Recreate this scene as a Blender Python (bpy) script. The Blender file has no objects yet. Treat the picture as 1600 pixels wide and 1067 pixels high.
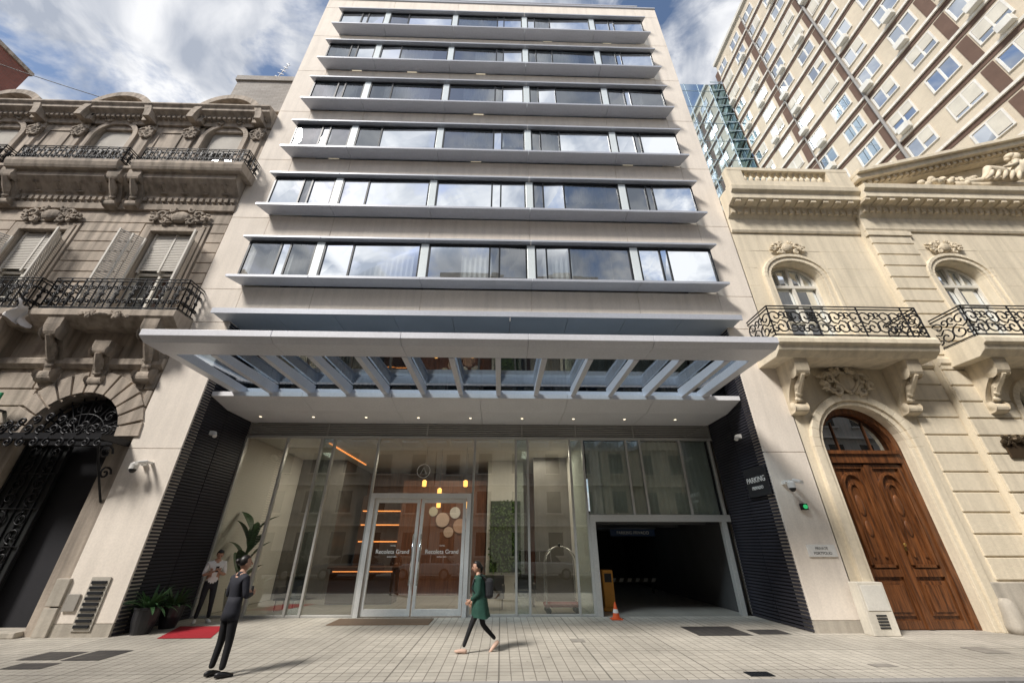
import bpy, bmesh, math, random
from mathutils import Vector, Matrix
random.seed(4)
sc=bpy.context.scene; COL=sc.collection
pi=math.pi
# ---------------------------------------------------------------- materials
def mat(name,col,rough=.75,metal=0,noise=.12,nscale=1.2,bump=0,bscale=30,streak=0,emit=0,spec=.4,fine=0.05,ao=0):
    m=bpy.data.materials.new(name); m.use_nodes=True; nt=m.node_tree; N=nt.nodes; Lk=nt.links
    p=N["Principled BSDF"]; p.inputs["Roughness"].default_value=rough; p.inputs["Metallic"].default_value=metal
    p.inputs["Specular IOR Level"].default_value=spec
    tc=N.new("ShaderNodeTexCoord")
    n=N.new("ShaderNodeTexNoise"); n.inputs["Scale"].default_value=nscale; n.inputs["Detail"].default_value=5; Lk.new(tc.outputs["Object"],n.inputs["Vector"])
    mr=N.new("ShaderNodeMapRange"); mr.inputs[1].default_value=.25; mr.inputs[2].default_value=.75; mr.inputs[3].default_value=1-noise; mr.inputs[4].default_value=1+noise; Lk.new(n.outputs[0],mr.inputs[0])
    f=N.new("ShaderNodeTexNoise"); f.inputs["Scale"].default_value=nscale*18; f.inputs["Detail"].default_value=3; Lk.new(tc.outputs["Object"],f.inputs["Vector"])
    fr=N.new("ShaderNodeMapRange"); fr.inputs[1].default_value=.3; fr.inputs[2].default_value=.7; fr.inputs[3].default_value=1-fine; fr.inputs[4].default_value=1+fine; Lk.new(f.outputs[0],fr.inputs[0])
    mu=N.new("ShaderNodeMath"); mu.operation='MULTIPLY'; Lk.new(mr.outputs[0],mu.inputs[0]); Lk.new(fr.outputs[0],mu.inputs[1])
    last=mu.outputs[0]
    if streak>0:
        mp=N.new("ShaderNodeMapping"); mp.inputs["Scale"].default_value=(2.2,2.2,.16); Lk.new(tc.outputs["Object"],mp.inputs[0])
        s=N.new("ShaderNodeTexNoise"); s.inputs["Scale"].default_value=2.0; s.inputs["Detail"].default_value=6; Lk.new(mp.outputs[0],s.inputs["Vector"])
        sr=N.new("ShaderNodeMapRange"); sr.inputs[1].default_value=.42; sr.inputs[2].default_value=.72; sr.inputs[3].default_value=1; sr.inputs[4].default_value=1-streak; Lk.new(s.outputs[0],sr.inputs[0])
        m2=N.new("ShaderNodeMath"); m2.operation='MULTIPLY'; Lk.new(last,m2.inputs[0]); Lk.new(sr.outputs[0],m2.inputs[1]); last=m2.outputs[0]
    vm=N.new("ShaderNodeVectorMath"); vm.operation='SCALE'; vm.inputs[0].default_value=col; Lk.new(last,vm.inputs["Scale"])
    Lk.new(vm.outputs[0],p.inputs["Base Color"])
    if bump>0:
        bn=N.new("ShaderNodeTexNoise"); bn.inputs["Scale"].default_value=bscale; bn.inputs["Detail"].default_value=4; Lk.new(tc.outputs["Object"],bn.inputs["Vector"])
        b=N.new("ShaderNodeBump"); b.inputs["Strength"].default_value=bump; b.inputs["Distance"].default_value=.02; Lk.new(bn.outputs[0],b.inputs["Height"]); Lk.new(b.outputs[0],p.inputs["Normal"])
    if emit>0:
        p.inputs["Emission Color"].default_value=(*col,1); p.inputs["Emission Strength"].default_value=emit
    return m
def glass(name,tint,base=.1,k=1.0,rough=.0,glcol=(.9,.95,1),wav=0.0):
    m=bpy.data.materials.new(name); m.use_nodes=True; nt=m.node_tree; N=nt.nodes; Lk=nt.links; N.clear()
    o=N.new("ShaderNodeOutputMaterial"); t=N.new("ShaderNodeBsdfTransparent"); t.inputs[0].default_value=(*tint,1)
    g=N.new("ShaderNodeBsdfGlossy"); g.inputs[0].default_value=(*glcol,1); g.inputs["Roughness"].default_value=rough
    fr=N.new("ShaderNodeFresnel"); fr.inputs[0].default_value=1.5
    ma=N.new("ShaderNodeMath"); ma.operation='MULTIPLY_ADD'; ma.inputs[1].default_value=k; ma.inputs[2].default_value=base; ma.use_clamp=True; Lk.new(fr.outputs[0],ma.inputs[0])
    if wav>0:
        tc=N.new("ShaderNodeTexCoord"); n=N.new("ShaderNodeTexNoise"); n.inputs["Scale"].default_value=.6; n.inputs["Detail"].default_value=1; Lk.new(tc.outputs["Object"],n.inputs["Vector"])
        b=N.new("ShaderNodeBump"); b.inputs["Strength"].default_value=wav; b.inputs["Distance"].default_value=.05; Lk.new(n.outputs[0],b.inputs["Height"]); Lk.new(b.outputs[0],g.inputs["Normal"])
    mx=N.new("ShaderNodeMixShader"); Lk.new(ma.outputs[0],mx.inputs[0]); Lk.new(t.outputs[0],mx.inputs[1]); Lk.new(g.outputs[0],mx.inputs[2]); Lk.new(mx.outputs[0],o.inputs[0])
    return m
def tilemat(name,c1,c2,mort,sx,sy,msize,offset=0,rough=.7,dirt=.25,freq=2,bars=False,mosaic=False):
    m=bpy.data.materials.new(name); m.use_nodes=True; nt=m.node_tree; N=nt.nodes; Lk=nt.links; p=N["Principled BSDF"]; p.inputs["Roughness"].default_value=rough
    tc=N.new("ShaderNodeTexCoord"); src=tc.outputs["Object"]
    if bars:
        sep=N.new("ShaderNodeSeparateXYZ"); Lk.new(src,sep.inputs[0]); ad=N.new("ShaderNodeMath"); Lk.new(sep.outputs[0],ad.inputs[0]); Lk.new(sep.outputs[1],ad.inputs[1])
        cb=N.new("ShaderNodeCombineXYZ"); Lk.new(ad.outputs[0],cb.inputs[0]); Lk.new(sep.outputs[2],cb.inputs[1]); src=cb.outputs[0]
    br=N.new("ShaderNodeTexBrick"); br.offset=offset; br.inputs["Scale"].default_value=1; br.inputs["Brick Width"].default_value=sx; br.inputs["Row Height"].default_value=sy
    br.inputs["Mortar Size"].default_value=msize; br.inputs["Mortar Smooth"].default_value=.2
    br.inputs["Color1"].default_value=(*c1,1); br.inputs["Color2"].default_value=(*c2,1); br.inputs["Mortar"].default_value=(*mort,1)
    Lk.new(src,br.inputs["Vector"]); colout=br.outputs[0]
    n=N.new("ShaderNodeTexNoise"); n.inputs["Scale"].default_value=.5; n.inputs["Detail"].default_value=8; n.inputs["Roughness"].default_value=.65; Lk.new(tc.outputs["Object"],n.inputs["Vector"])
    mr=N.new("ShaderNodeMapRange"); mr.inputs[1].default_value=.3; mr.inputs[2].default_value=.7; mr.inputs[3].default_value=1-dirt; mr.inputs[4].default_value=1+dirt*.4; Lk.new(n.outputs[0],mr.inputs[0])
    fac=mr.outputs[0]
    if mosaic: # fine grooves inside every tile + larger slabs of different tone
        b2=N.new("ShaderNodeTexBrick"); b2.offset=0; b2.inputs["Scale"].default_value=1; b2.inputs["Brick Width"].default_value=sx; b2.inputs["Row Height"].default_value=sy/5; b2.inputs["Mortar Size"].default_value=.004
        b2.inputs["Color1"].default_value=(1,1,1,1); b2.inputs["Color2"].default_value=(1,1,1,1); b2.inputs["Mortar"].default_value=(.72,.72,.72,1); Lk.new(src,b2.inputs["Vector"])
        b3=N.new("ShaderNodeTexBrick"); b3.offset=0; b3.inputs["Scale"].default_value=1; b3.inputs["Brick Width"].default_value=sx*9; b3.inputs["Row Height"].default_value=sy*7; b3.inputs["Mortar Size"].default_value=.02
        b3.inputs["Color1"].default_value=(1,1,1,1); b3.inputs["Color2"].default_value=(.88,.88,.88,1); b3.inputs["Mortar"].default_value=(.66,.66,.66,1); Lk.new(src,b3.inputs["Vector"])
        q=N.new("ShaderNodeVectorMath"); q.operation='MULTIPLY'; Lk.new(b2.outputs[0],q.inputs[0]); Lk.new(b3.outputs[0],q.inputs[1])
        q2=N.new("ShaderNodeVectorMath"); q2.operation='MULTIPLY'; Lk.new(q.outputs[0],q2.inputs[0]); Lk.new(br.outputs[0],q2.inputs[1]); colout=q2.outputs[0]
        sp=N.new("ShaderNodeTexNoise"); sp.inputs["Scale"].default_value=7; sp.inputs["Detail"].default_value=4; Lk.new(tc.outputs["Object"],sp.inputs["Vector"])
        sr=N.new("ShaderNodeMapRange"); sr.inputs[1].default_value=.62; sr.inputs[2].default_value=.72; sr.inputs[3].default_value=1; sr.inputs[4].default_value=.72; Lk.new(sp.outputs[0],sr.inputs[0])
        mm=N.new("ShaderNodeMath"); mm.operation='MULTIPLY'; Lk.new(fac,mm.inputs[0]); Lk.new(sr.outputs[0],mm.inputs[1]); fac=mm.outputs[0]
    vm=N.new("ShaderNodeVectorMath"); vm.operation='SCALE'; Lk.new(colout,vm.inputs[0]); Lk.new(fac,vm.inputs["Scale"]); Lk.new(vm.outputs[0],p.inputs["Base Color"])
    b=N.new("ShaderNodeBump"); b.inputs["Strength"].default_value=.4; b.inputs["Distance"].default_value=.01; b.invert=True; Lk.new(br.outputs["Fac"],b.inputs["Height"]); Lk.new(b.outputs[0],p.inputs["Normal"])
    return m
PLA=mat("hotel_plaster",(.76,.69,.61),.85,noise=.05,bump=.15,bscale=60,streak=.10)
ALU=mat("ledge_aluminium",(.44,.46,.51),.4,.2,noise=.05,nscale=.8)
ALU2=mat("canopy_aluminium",(.68,.69,.74),.4,.08,noise=.05)
SOF=mat("soffit_panel",(.38,.43,.49),.45,.15,noise=.05)
CEIL=mat("entrance_ceiling",(.72,.72,.74),.6,noise=.04)
WHM=mat("window_pier",(.68,.74,.76),.3,.1,noise=.04)
DKF=mat("dark_frame",(.02,.022,.026),.4,.3)
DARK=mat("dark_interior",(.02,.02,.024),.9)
INT=mat("room_interior",(.14,.13,.12),.9)
RIB=mat("ribbed_dark_cladding",(.042,.042,.055),.45,.2,noise=.2)
FRM=mat("steel_frame",(.50,.50,.48),.35,.3,noise=.04)
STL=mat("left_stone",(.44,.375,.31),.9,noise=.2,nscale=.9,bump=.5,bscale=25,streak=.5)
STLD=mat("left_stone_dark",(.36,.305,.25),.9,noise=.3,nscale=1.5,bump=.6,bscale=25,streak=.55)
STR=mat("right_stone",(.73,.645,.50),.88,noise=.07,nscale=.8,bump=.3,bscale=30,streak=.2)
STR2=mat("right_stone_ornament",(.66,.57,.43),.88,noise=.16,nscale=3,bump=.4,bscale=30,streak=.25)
BASE=mat("plinth_stone",(.44,.40,.34),.85,noise=.22,bump=.3,streak=.3)
IRON=mat("wrought_iron",(.012,.012,.014),.45,.4)
SHUT=mat("shutter_white",(.62,.59,.54),.7,noise=.1)
WFR=mat("white_window_frame",(.66,.63,.56),.6)
def woodmat(name,c1,c2,rough=.4):
    m=bpy.data.materials.new(name); m.use_nodes=True; nt=m.node_tree; N=nt.nodes; Lk=nt.links; p=N["Principled BSDF"]; p.inputs["Roughness"].default_value=rough
    tc=N.new("ShaderNodeTexCoord"); mp=N.new("ShaderNodeMapping"); mp.inputs["Scale"].default_value=(14,14,1.1); Lk.new(tc.outputs["Object"],mp.inputs[0])
    n=N.new("ShaderNodeTexNoise"); n.inputs["Scale"].default_value=1.3; n.inputs["Detail"].default_value=8; n.inputs["Distortion"].default_value=.6; Lk.new(mp.outputs[0],n.inputs["Vector"])
    cr=N.new("ShaderNodeValToRGB"); cr.color_ramp.elements[0].position=.35; cr.color_ramp.elements[0].color=(*c1,1); cr.color_ramp.elements[1].position=.68; cr.color_ramp.elements[1].color=(*c2,1)
    Lk.new(n.outputs[0],cr.inputs[0]); Lk.new(cr.outputs[0],p.inputs["Base Color"])
    return m
WOOD=woodmat("door_wood",(.055,.020,.008),(.21,.078,.026),.35)
WOODL=woodmat("lobby_wood",(.14,.05,.025),(.26,.10,.05),.5)
GLB=glass("lobby_glass",(.80,.86,.84),.17,1.2,glcol=(.95,1,1),wav=.02)
GUP=glass("upper_window_glass",(.66,.70,.72),.26,1.0,glcol=(.95,.98,1.0),wav=.03)
GCAN=glass("canopy_glass",(.45,.56,.66),.03,.35)
GMEZ=glass("mezzanine_glass",(.42,.48,.52),.06,.6,glcol=(.7,.8,.9))
GOLD_W=glass("old_window_glass",(.3,.32,.33),.28,1.0,wav=.05)
CURT=mat("curtain_sheer",(.70,.70,.69),.9,noise=.05)
WHITE=mat("white_paint",(.75,.74,.71),.6,noise=.03)
BLACK=mat("black_plastic",(.015,.015,.017),.4)
CHROME=mat("chrome",(.6,.6,.6),.15,1.0)
# ---------------------------------------------------------------- mesh builder
class B:
    def __init__(s): s.v=[]; s.f=[]
    def add(s,vs,fs):
        o=len(s.v); s.v+= [tuple(p) for p in vs]; s.f+=[tuple(i+o for i in q) for q in fs]
    def box(s,x0,x1,y0,y1,z0,z1):
        s.add([(x0,y0,z0),(x1,y0,z0),(x1,y1,z0),(x0,y1,z0),(x0,y0,z1),(x1,y0,z1),(x1,y1,z1),(x0,y1,z1)],
              [(0,3,2,1),(4,5,6,7),(0,1,5,4),(1,2,6,5),(2,3,7,6),(3,0,4,7)])
    def poly(s,pts): s.add(pts,[tuple(range(len(pts)))])
    def prism(s,prof,ax,a0,a1):
        n=len(prof)
        def P(p,a):
            if ax=='x': return (a,p[0],p[1])
            if ax=='y': return (p[0],a,p[1])
            return (p[0],p[1],a)
        vs=[P(p,a0) for p in prof]+[P(p,a1) for p in prof]
        fs=[tuple(range(n))[::-1],tuple(range(n,2*n))]+[(i,(i+1)%n,n+(i+1)%n,n+i) for i in range(n)]
        s.add(vs,fs)
    def lathe(s,prof,cx,cy,n=12,cz=0):
        vs=[];fs=[]
        for r,z in prof:
            for i in range(n):
                a=2*pi*i/n; vs.append((cx+r*math.cos(a),cy+r*math.sin(a),cz+z))
        for j in range(len(prof)-1):
            for i in range(n): fs.append((j*n+i,j*n+(i+1)%n,(j+1)*n+(i+1)%n,(j+1)*n+i))
        fs.append(tuple(range(n))[::-1]); fs.append(tuple(range((len(prof)-1)*n,len(prof)*n)))
        s.add(vs,fs)
    def ell(s,c,rx,ry,rz,n=12,m=8,rot=None,fn=None):
        vs=[];fs=[]
        c=Vector(c)
        for j in range(m+1):
            t=pi*j/m
            for i in range(n):
                a=2*pi*i/n; p=Vector((rx*math.sin(t)*math.cos(a),ry*math.sin(t)*math.sin(a),rz*math.cos(t)))
                if fn: p=fn(p)
                if rot: p=rot@p
                vs.append(c+p)
        for j in range(m):
            for i in range(n): fs.append((j*n+i,j*n+(i+1)%n,(j+1)*n+(i+1)%n,(j+1)*n+i))
        s.add(vs,fs)
    def tube(s,pts,rad,n=10,ref=(0,0,1)):
        pts=[Vector(p) for p in pts]; vs=[];fs=[]; ref=Vector(ref)
        for k,p in enumerate(pts):
            d=(pts[min(k+1,len(pts)-1)]-pts[max(k-1,0)]).normalized()
            u=ref.cross(d)
            if u.length<.05: u=Vector((1,0,0)).cross(d)
            u.normalize(); w=d.cross(u)
            r=rad[k] if isinstance(rad,(list,tuple)) else rad
            ra,rb=(r if isinstance(r,(list,tuple)) else (r,r))
            for i in range(n):
                a=2*pi*i/n; vs.append(p+u*ra*math.cos(a)+w*rb*math.sin(a))
        for j in range(len(pts)-1):
            for i in range(n): fs.append((j*n+i,j*n+(i+1)%n,(j+1)*n+(i+1)%n,(j+1)*n+i))
        fs.append(tuple(range(n))[::-1]); fs.append(tuple(range((len(pts)-1)*n,len(pts)*n)))
        s.add(vs,fs)
    def make(s,name,m,parent=None,smooth=False,bevel=0,sub=0,loc=None,rotz=0):
        me=bpy.data.meshes.new(name); me.from_pydata(s.v,[],s.f); me.validate()
        bm=bmesh.new(); bm.from_mesh(me); bmesh.ops.recalc_face_normals(bm,faces=bm.faces)
        if smooth:
            bmesh.ops.remove_doubles(bm,verts=bm.verts,dist=1e-5)
            for f in bm.faces: f.smooth=True
        bm.to_mesh(me); bm.free(); me.materials.append(m)
        o=bpy.data.objects.new(name,me); COL.objects.link(o)
        if parent: o.parent=parent
        if bevel: 
            md=o.modifiers.new("b","BEVEL"); md.width=bevel; md.segments=2; md.limit_method='ANGLE'
        if sub:
            md=o.modifiers.new("s","SUBSURF"); md.levels=sub; md.render_levels=sub
        if loc: o.location=loc
        if rotz: o.rotation_euler=(0,0,rotz)
        return o
def empty(name,loc=(0,0,0)):
    e=bpy.data.objects.new(name,None); e.empty_display_size=.2; COL.objects.link(e); e.location=loc; return e
class Cv:
    def __init__(s): s.sp=[]
    def add(s,pts): s.sp.append([tuple(p) for p in pts])
    def make(s,name,m,parent,r=.012,res=1):
        cu=bpy.data.curves.new(name,'CURVE'); cu.dimensions='3D'; cu.bevel_depth=r; cu.bevel_resolution=res
        for sp in s.sp:
            q=cu.splines.new('POLY'); q.points.add(len(sp)-1)
            for i,p in enumerate(sp): q.points[i].co=(*p,1)
        cu.materials.append(m); o=bpy.data.objects.new(name,cu); COL.objects.link(o); o.parent=parent; return o
def spiral(cu,cv,r,turns,a0,sgn=1,n=14,rend=.15):
    out=[]
    for i in range(n+1):
        t=i/n; a=a0+sgn*2*pi*turns*t; rr=r*(1-(1-rend)*t); out.append((cu+rr*math.cos(a),cv+rr*math.sin(a)))
    return out
def railing(c,p0,p1,z0,z1,step=.42,style=0):
    p0=Vector((p0[0],p0[1],0)); p1=Vector((p1[0],p1[1],0)); d=p1-p0; Ln=d.length; d.normalize(); H=z1-z0
    def P(u,v): q=p0+d*u; return (q.x,q.y,z0+v)
    for v in (.0,.06,H-.1,H): c.add([P(0,v),P(Ln,v)])
    n=max(1,round(Ln/step)); w=Ln/n
    for i in range(n+1): 
        if style==0 or i%3==0: c.add([P(i*w,0),P(i*w,H)])
    for i in range(n):
        cx=(i+.5)*w; h=H-.16; m=.06+h/2
        if style==0:
            for sg in (-1,1):
                for vs in (-1,1):
                    r=w*.22
                    c.add([P(*q) for q in [(cx+sg*w*.02,m)]+spiral(cx+sg*w*.24,m+vs*h*.27,r,1.3,(0 if sg<0 else pi)- vs*sg*pi*.25,vs*sg)])
            c.add([P(*q) for q in spiral(cx,m,w*.14,1,0,1,10,1)])
            c.add([P(cx,.06),P(cx,m-w*.14)]); c.add([P(cx,m+w*.14),P(cx,H-.1)])
        else:
            sg=1 if i%2 else -1
            r=h*.27
            a=spiral(cx+sg*w*.12,m+h*.2,r,1.25,-pi/2 if sg>0 else -pi/2,sg); b2=spiral(cx-sg*w*.12,m-h*.2,r,1.25,pi/2,sg)
            c.add([P(*q) for q in a[::-1]+b2])
            c.add([P(*q) for q in spiral(cx+sg*w*.3,m-h*.28,r*.55,1.1,pi/2,-sg)]); c.add([P(*q) for q in spiral(cx-sg*w*.3,m+h*.28,r*.55,1.1,-pi/2,-sg)])
# walls with openings -----------------------------------------------
def arch_pts(cx,hw,zs,rise,n=18):
    if rise<=0: return [(cx-hw,zs),(cx+hw,zs)]
    return [(cx-hw*math.cos(pi*i/n),zs+rise*math.sin(pi*i/n)) for i in range(n+1)]
def wall(b,x0,x1,z0,z1,Y,ops,depth=.35):
    cur=x0
    for cx,hw,zb,zs,rise in sorted(ops):
        b.poly([(cur,Y,z0),(cx-hw,Y,z0),(cx-hw,Y,z1),(cur,Y,z1)])
        if zb>z0+.001: b.poly([(cx-hw,Y,z0),(cx+hw,Y,z0),(cx+hw,Y,zb),(cx-hw,Y,zb)]); b.poly([(cx-hw,Y,zb),(cx+hw,Y,zb),(cx+hw,Y+depth,zb),(cx-hw,Y+depth,zb)])
        ap=arch_pts(cx,hw,zs,rise)
        for a,c in zip(ap[:-1],ap[1:]):
            b.poly([(a[0],Y,a[1]),(c[0],Y,c[1]),(c[0],Y,z1),(a[0],Y,z1)])
            b.poly([(a[0],Y,a[1]),(c[0],Y,c[1]),(c[0],Y+depth,c[1]),(a[0],Y+depth,a[1])])
        for sx in (cx-hw,cx+hw): b.poly([(sx,Y,zb),(sx,Y+depth,zb),(sx,Y+depth,zs),(sx,Y,zs)])
        cur=cx+hw
    b.poly([(cur,Y,z0),(x1,Y,z0),(x1,Y,z1),(cur,Y,z1)])
def pane(b,cx,hw,zb,zs,rise,Y):
    b.poly([(cx-hw,Y,zb)]+[(x,Y,z) for x,z in arch_pts(cx,hw,zs,rise)]+[(cx+hw,Y,zb)])
def trim(b,cx,hw,zb,zs,rise,w,y0,y1,legs=True):
    ip=arch_pts(cx,hw,zs,rise); op=arch_pts(cx,hw+w,zs+(w if rise<=0 else 0),(rise+w) if rise>0 else 0)
    if legs: ip=[(cx-hw,zb)]+ip+[(cx+hw,zb)]; op=[(cx-hw-w,zb)]+op+[(cx+hw+w,zb)]
    for i in range(len(ip)-1):
        a,c,d,e=ip[i],ip[i+1],op[i+1],op[i]
        q=[a,c,d,e]
        b.add([(p[0],y0,p[1]) for p in q]+[(p[0],y1,p[1]) for p in q],[(0,1,2,3),(4,7,6,5),(0,4,5,1),(3,2,6,7),(0,3,7,4),(1,5,6,2)])
def courses(b,x0,x1,z0,z1,h,Y,proud,ops=(),mg=.25,gap=.035,joint=None):
    n=max(1,round((z1-z0)/h)); h=(z1-z0)/n
    for k in range(n):
        a=z0+k*h; c=a+h-gap; blk=[]
        for cx,hw,zb,zs,rise in ops:
            if c<zb-mg or a>zs+rise+mg: continue
            if a<=zs: w=hw+mg
            else:
                t=(a-zs)/(rise+mg) if rise+mg>0 else 2
                if t>=1: continue
                w=(hw+mg)*math.sqrt(1-t*t) if rise>0 else hw+mg
            blk.append((cx-w,cx+w))
        cur=x0; seg=[]
        for l,r in sorted(blk):
            if l>cur+.05: seg.append((cur,l))
            cur=max(cur,r)
        if x1>cur+.05: seg.append((cur,x1))
        for l,r in seg:
            if joint:
                m=max(1,round((r-l)/joint)); off=(k%2)*.5
                xs=[l]+[l+(r-l)*(i+off)/m for i in range(m+1) if l+.15<l+(r-l)*(i+off)/m<r-.15]+[r]
                for p,q in zip(xs[:-1],xs[1:]): b.box(p+gap/2,q-gap/2,Y-proud,Y+.02,a,c)
            else: b.box(l,r,Y-proud,Y+.02,a,c)
def console(b,cx,w,Y,zt,h,d):
    pr=[(Y,zt),(Y-d,zt),(Y-d,zt-.12*h)]
    for i in range(9):
        a=i/8*pi
        pr.append((Y-d*.78-d*.2*math.cos(a),zt-.2*h-.13*h*math.sin(a)))
    for i in range(1,9):
        t=i/8; pr.append((Y-d*(.55*(1-t)**1.5+.14),zt-h*(.30+.48*t)))
    for i in range(7):
        a=i/6*pi; pr.append((Y-d*.2-d*.14*math.sin(a),zt-h*(.80+.09*(1-math.cos(a)))))
    pr.append((Y,zt-h))
    b.prism(pr,'x',cx-w/2,cx+w/2)
    for sg in (-1,1):
        b.tube([(cx+sg*w/2,Y-d*.72,zt-.24*h),(cx+sg*(w/2+.04),Y-d*.72,zt-.24*h)],[.16*h*.8,.05],12)
        b.tube([(cx+sg*w/2,Y-d*.22,zt-.86*h),(cx+sg*(w/2+.03),Y-d*.22,zt-.86*h)],[.09*h,.03],10)
    b.tube([(cx,Y-d*.9,zt-.3*h),(cx,Y-d*.5,zt-.5*h),(cx,Y-d*.22,zt-.75*h)],[w*.16,w*.28,w*.12],8)
    for k in range(4): b.ell((cx,Y-d*(.62-.1*k),zt-h*(.42+.1*k)),w*.3,.05,h*.05,8,5)
def cornice(b,x0,x1,Y,prof):
    pr=[(Y,prof[0][1])]+[(Y-p,z) for p,z in prof]+[(Y,prof[-1][1])]
    b.prism(pr,'x',x0,x1)
def ornament(b,cx,cz,Y,w,h,seed=0,dens=26):
    rr=random.Random(seed)
    b.ell((cx,Y,cz),w*.16,.14,h*.28,12,8)
    for sg in (-1,1):
        for r0,ox,oz,a0 in ((.17,.30,.1,0),(.13,.24,-.26,1.5),(.12,.17,.34,2.5),(.10,.42,-.12,.6)):
            sp=spiral(cx+sg*w*ox,cz+h*oz,h*r0*1.1,1.2,a0 if sg>0 else pi-a0,sg,12)
            b.tube([(p[0],Y-.04,p[1]) for p in sp],[h*.065*(1-.06*i) for i in range(len(sp))],6,ref=(0,1,0))
        for i in range(dens//2):
            t=rr.random(); x=cx+sg*w*(.12+.38*t); z=cz+h*(.38*(rr.random()*2-1))*(1-.5*t)
            a=rr.random()*pi
            b.ell((x,Y-.02,z),.035+.04*rr.random(),.06,.07+.05*rr.random(),6,4,rot=Matrix.Rotation(a,3,'Y'))
def text(s,size,m,parent,loc,rot=(pi/2,0,0),ext=.004,align='CENTER'):
    cu=bpy.data.curves.new("lettering","FONT"); cu.body=s; cu.size=size; cu.extrude=ext; cu.align_x=align; cu.align_y='CENTER'; cu.materials.append(m)
    o=bpy.data.objects.new("lettering",cu); COL.objects.link(o); o.location=loc; o.rotation_euler=rot; o.parent=parent; return o
# ---------------------------------------------------------------- ground
ASPH=mat("asphalt",(.055,.055,.058),.9,noise=.2,nscale=.7,bump=.5,bscale=120,fine=.2)
PAVE=tilemat("pavement_tiles",(.56,.52,.45),(.50,.465,.40),(.30,.27,.23),.2,.2,.010,0,.75,.32,mosaic=True)
PAV2=tilemat("lobby_floor_tiles",(.36,.34,.30),(.33,.31,.27),(.2,.19,.17),.6,.6,.006,0,.3,.1)
b=B(); b.poly([(-600,-600,-.16),(600,-600,-.16),(600,600,-.16),(-600,600,-.16)]); b.make("ground",mat("ground_mat",(.12,.12,.11),.95))
b=B(); b.box(-70,70,-3.1,7.72,-.155,-.13); b.make("road",ASPH)
b=B(); b.box(-70,70,7.90,14.02,-.15,0); b.box(-70,70,-8,-3.28,-.15,0); b.make("pavement",PAVE)
b=B()
x=-70
while x<70:
    b.box(x,x+.99,7.722,7.898,-.15,.003); b.box(x,x+.99,-3.278,-3.102,-.15,.003); x+=1.0
b.make("kerb",mat("kerb_granite",(.28,.27,.26),.85,noise=.2,bump=.3),bevel=.012)
b=B(); b.box(-8.95,7.6,14.02,27.5,-.15,-.004); b.make("lobby_floor",PAV2)
DT=tilemat("dark_tiles",(.07,.065,.06),(.055,.05,.05),(.03,.03,.03),.2,.2,.012,0,.6,.2)
b=B()
for q in ([(-8.6,8.75),(-7.9,8.75),(-7.9,9.15),(-8.6,9.15)],[(-8.95,9.35),(-8.2,9.35),(-8.2,10.0),(-8.95,10.0)],[(-8.1,9.3),(-7.4,9.3),(-7.4,10.1),(-8.1,10.1)],[(4.7,11.2),(6.0,11.2),(6.0,12.35),(4.7,12.35)],[(6.2,11.3),(7.0,11.3),(7.0,11.9),(6.2,11.9)]):
    b.poly([(x,y,.004) for x,y in q])
b.make("dark_paving_patch",DT)
b=B()
for (x0,y0,x1,y1) in ((1.6,10.6,1.9,10.9),(9.6,9.4,10.1,9.9),(6.6,8.5,7.0,8.7)): b.box(x0,x1,y0,y1,.002,.009)
b.make("access_cover",mat("worn_iron_cover",(.30,.28,.25),.6,.2,noise=.25,nscale=6),bevel=.003)
b=B(); b.box(4.1,4.5,8.02,8.26,.002,.012)
for i in range(6): b.box(4.13+i*.06,4.16+i*.06,8.05,8.23,.012,.018)
b.make("drain_cover",DKF)
b=B(); b.poly([(-7.8,11.2,.008),(-6.6,11.2,.008),(-7.2,12.7,.008),(-8.35,12.7,.008)]); b.make("red_carpet",mat("red_carpet_mat",(.36,.015,.025),.95,bump=.6,bscale=200))
b=B(); b.box(-4.6,-1.9,12.75,13.75,.001,.015); b.make("door_mat",mat("brown_mat",(.18,.125,.085),.95,bump=.6,bscale=200))
# ---------------------------------------------------------------- HOTEL
hotel=empty("hotel_building")
F=11.4; XL,XR=-10.5,8.9; PL,PR=-9.05,7.66; WX0,WX1=-9.35,7.83
Ls=[9.97+3.33*k for k in range(6)]; piers=[-6.6,-2.86,.98,4.75]; ROOF=30.5
b=B(); core=B()
zj=[0.25,4.3,8.42]+[l-.22 for l in Ls]+[ROOF-1.0,ROOF]
for (a,c) in ((XL,PL),(PR,XR)):
    for z0,z1 in zip(zj[:-1],zj[1:]): b.box(a,c,F,F+.4,z0+.008,z1-.008)
    core.box(a+.02,c-.02,F+.02,F+1.8,0,ROOF-.02)
zs0=[8.62]+[l+1.78 for l in Ls]; zs1=[l-.12 for l in Ls]+[ROOF]
xs=[PL]+piers+[PR]
for z0,z1 in zip(zs0,zs1):
    for x0,x1 in zip(xs[:-1],xs[1:]): b.box(x0+.008,x1-.008,F,F+.4,z0,z1)
    core.box(PL+.01,PR-.01,F+.02,F+1.8,z0+.01,z1-.01)
core.box(XL+.02,XR-.02,13.25,28,8.7,ROOF-.05)
core.box(XL+.02,PL-.02,13.2,28,0,8.7); core.box(PR+.12,XR-.02,13.2,28,0,8.7)
b.make("facade_panels",PLA,hotel,bevel=.01); core.make("walls",PLA,hotel)
b=B(); b.box(XL,PL,F-.01,F+.4,0,.25); b.box(PR,XR,F-.01,F+.4,0,.25); b.make("plinth",BASE,hotel)
b=B()
b.box(XL,XR,F-.06,F+.5,ROOF,ROOF+.1)
for i in range(17): x=-9.6+i*1.1; b.box(x-.02,x+.02,F+.3,F+.34,ROOF+.1,ROOF+1.1)
b.box(-9.7,8.1,F+.28,F+.36,ROOF+1.08,ROOF+1.14)
b.make("roof_railing",ALU,hotel)
b=B()
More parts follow.
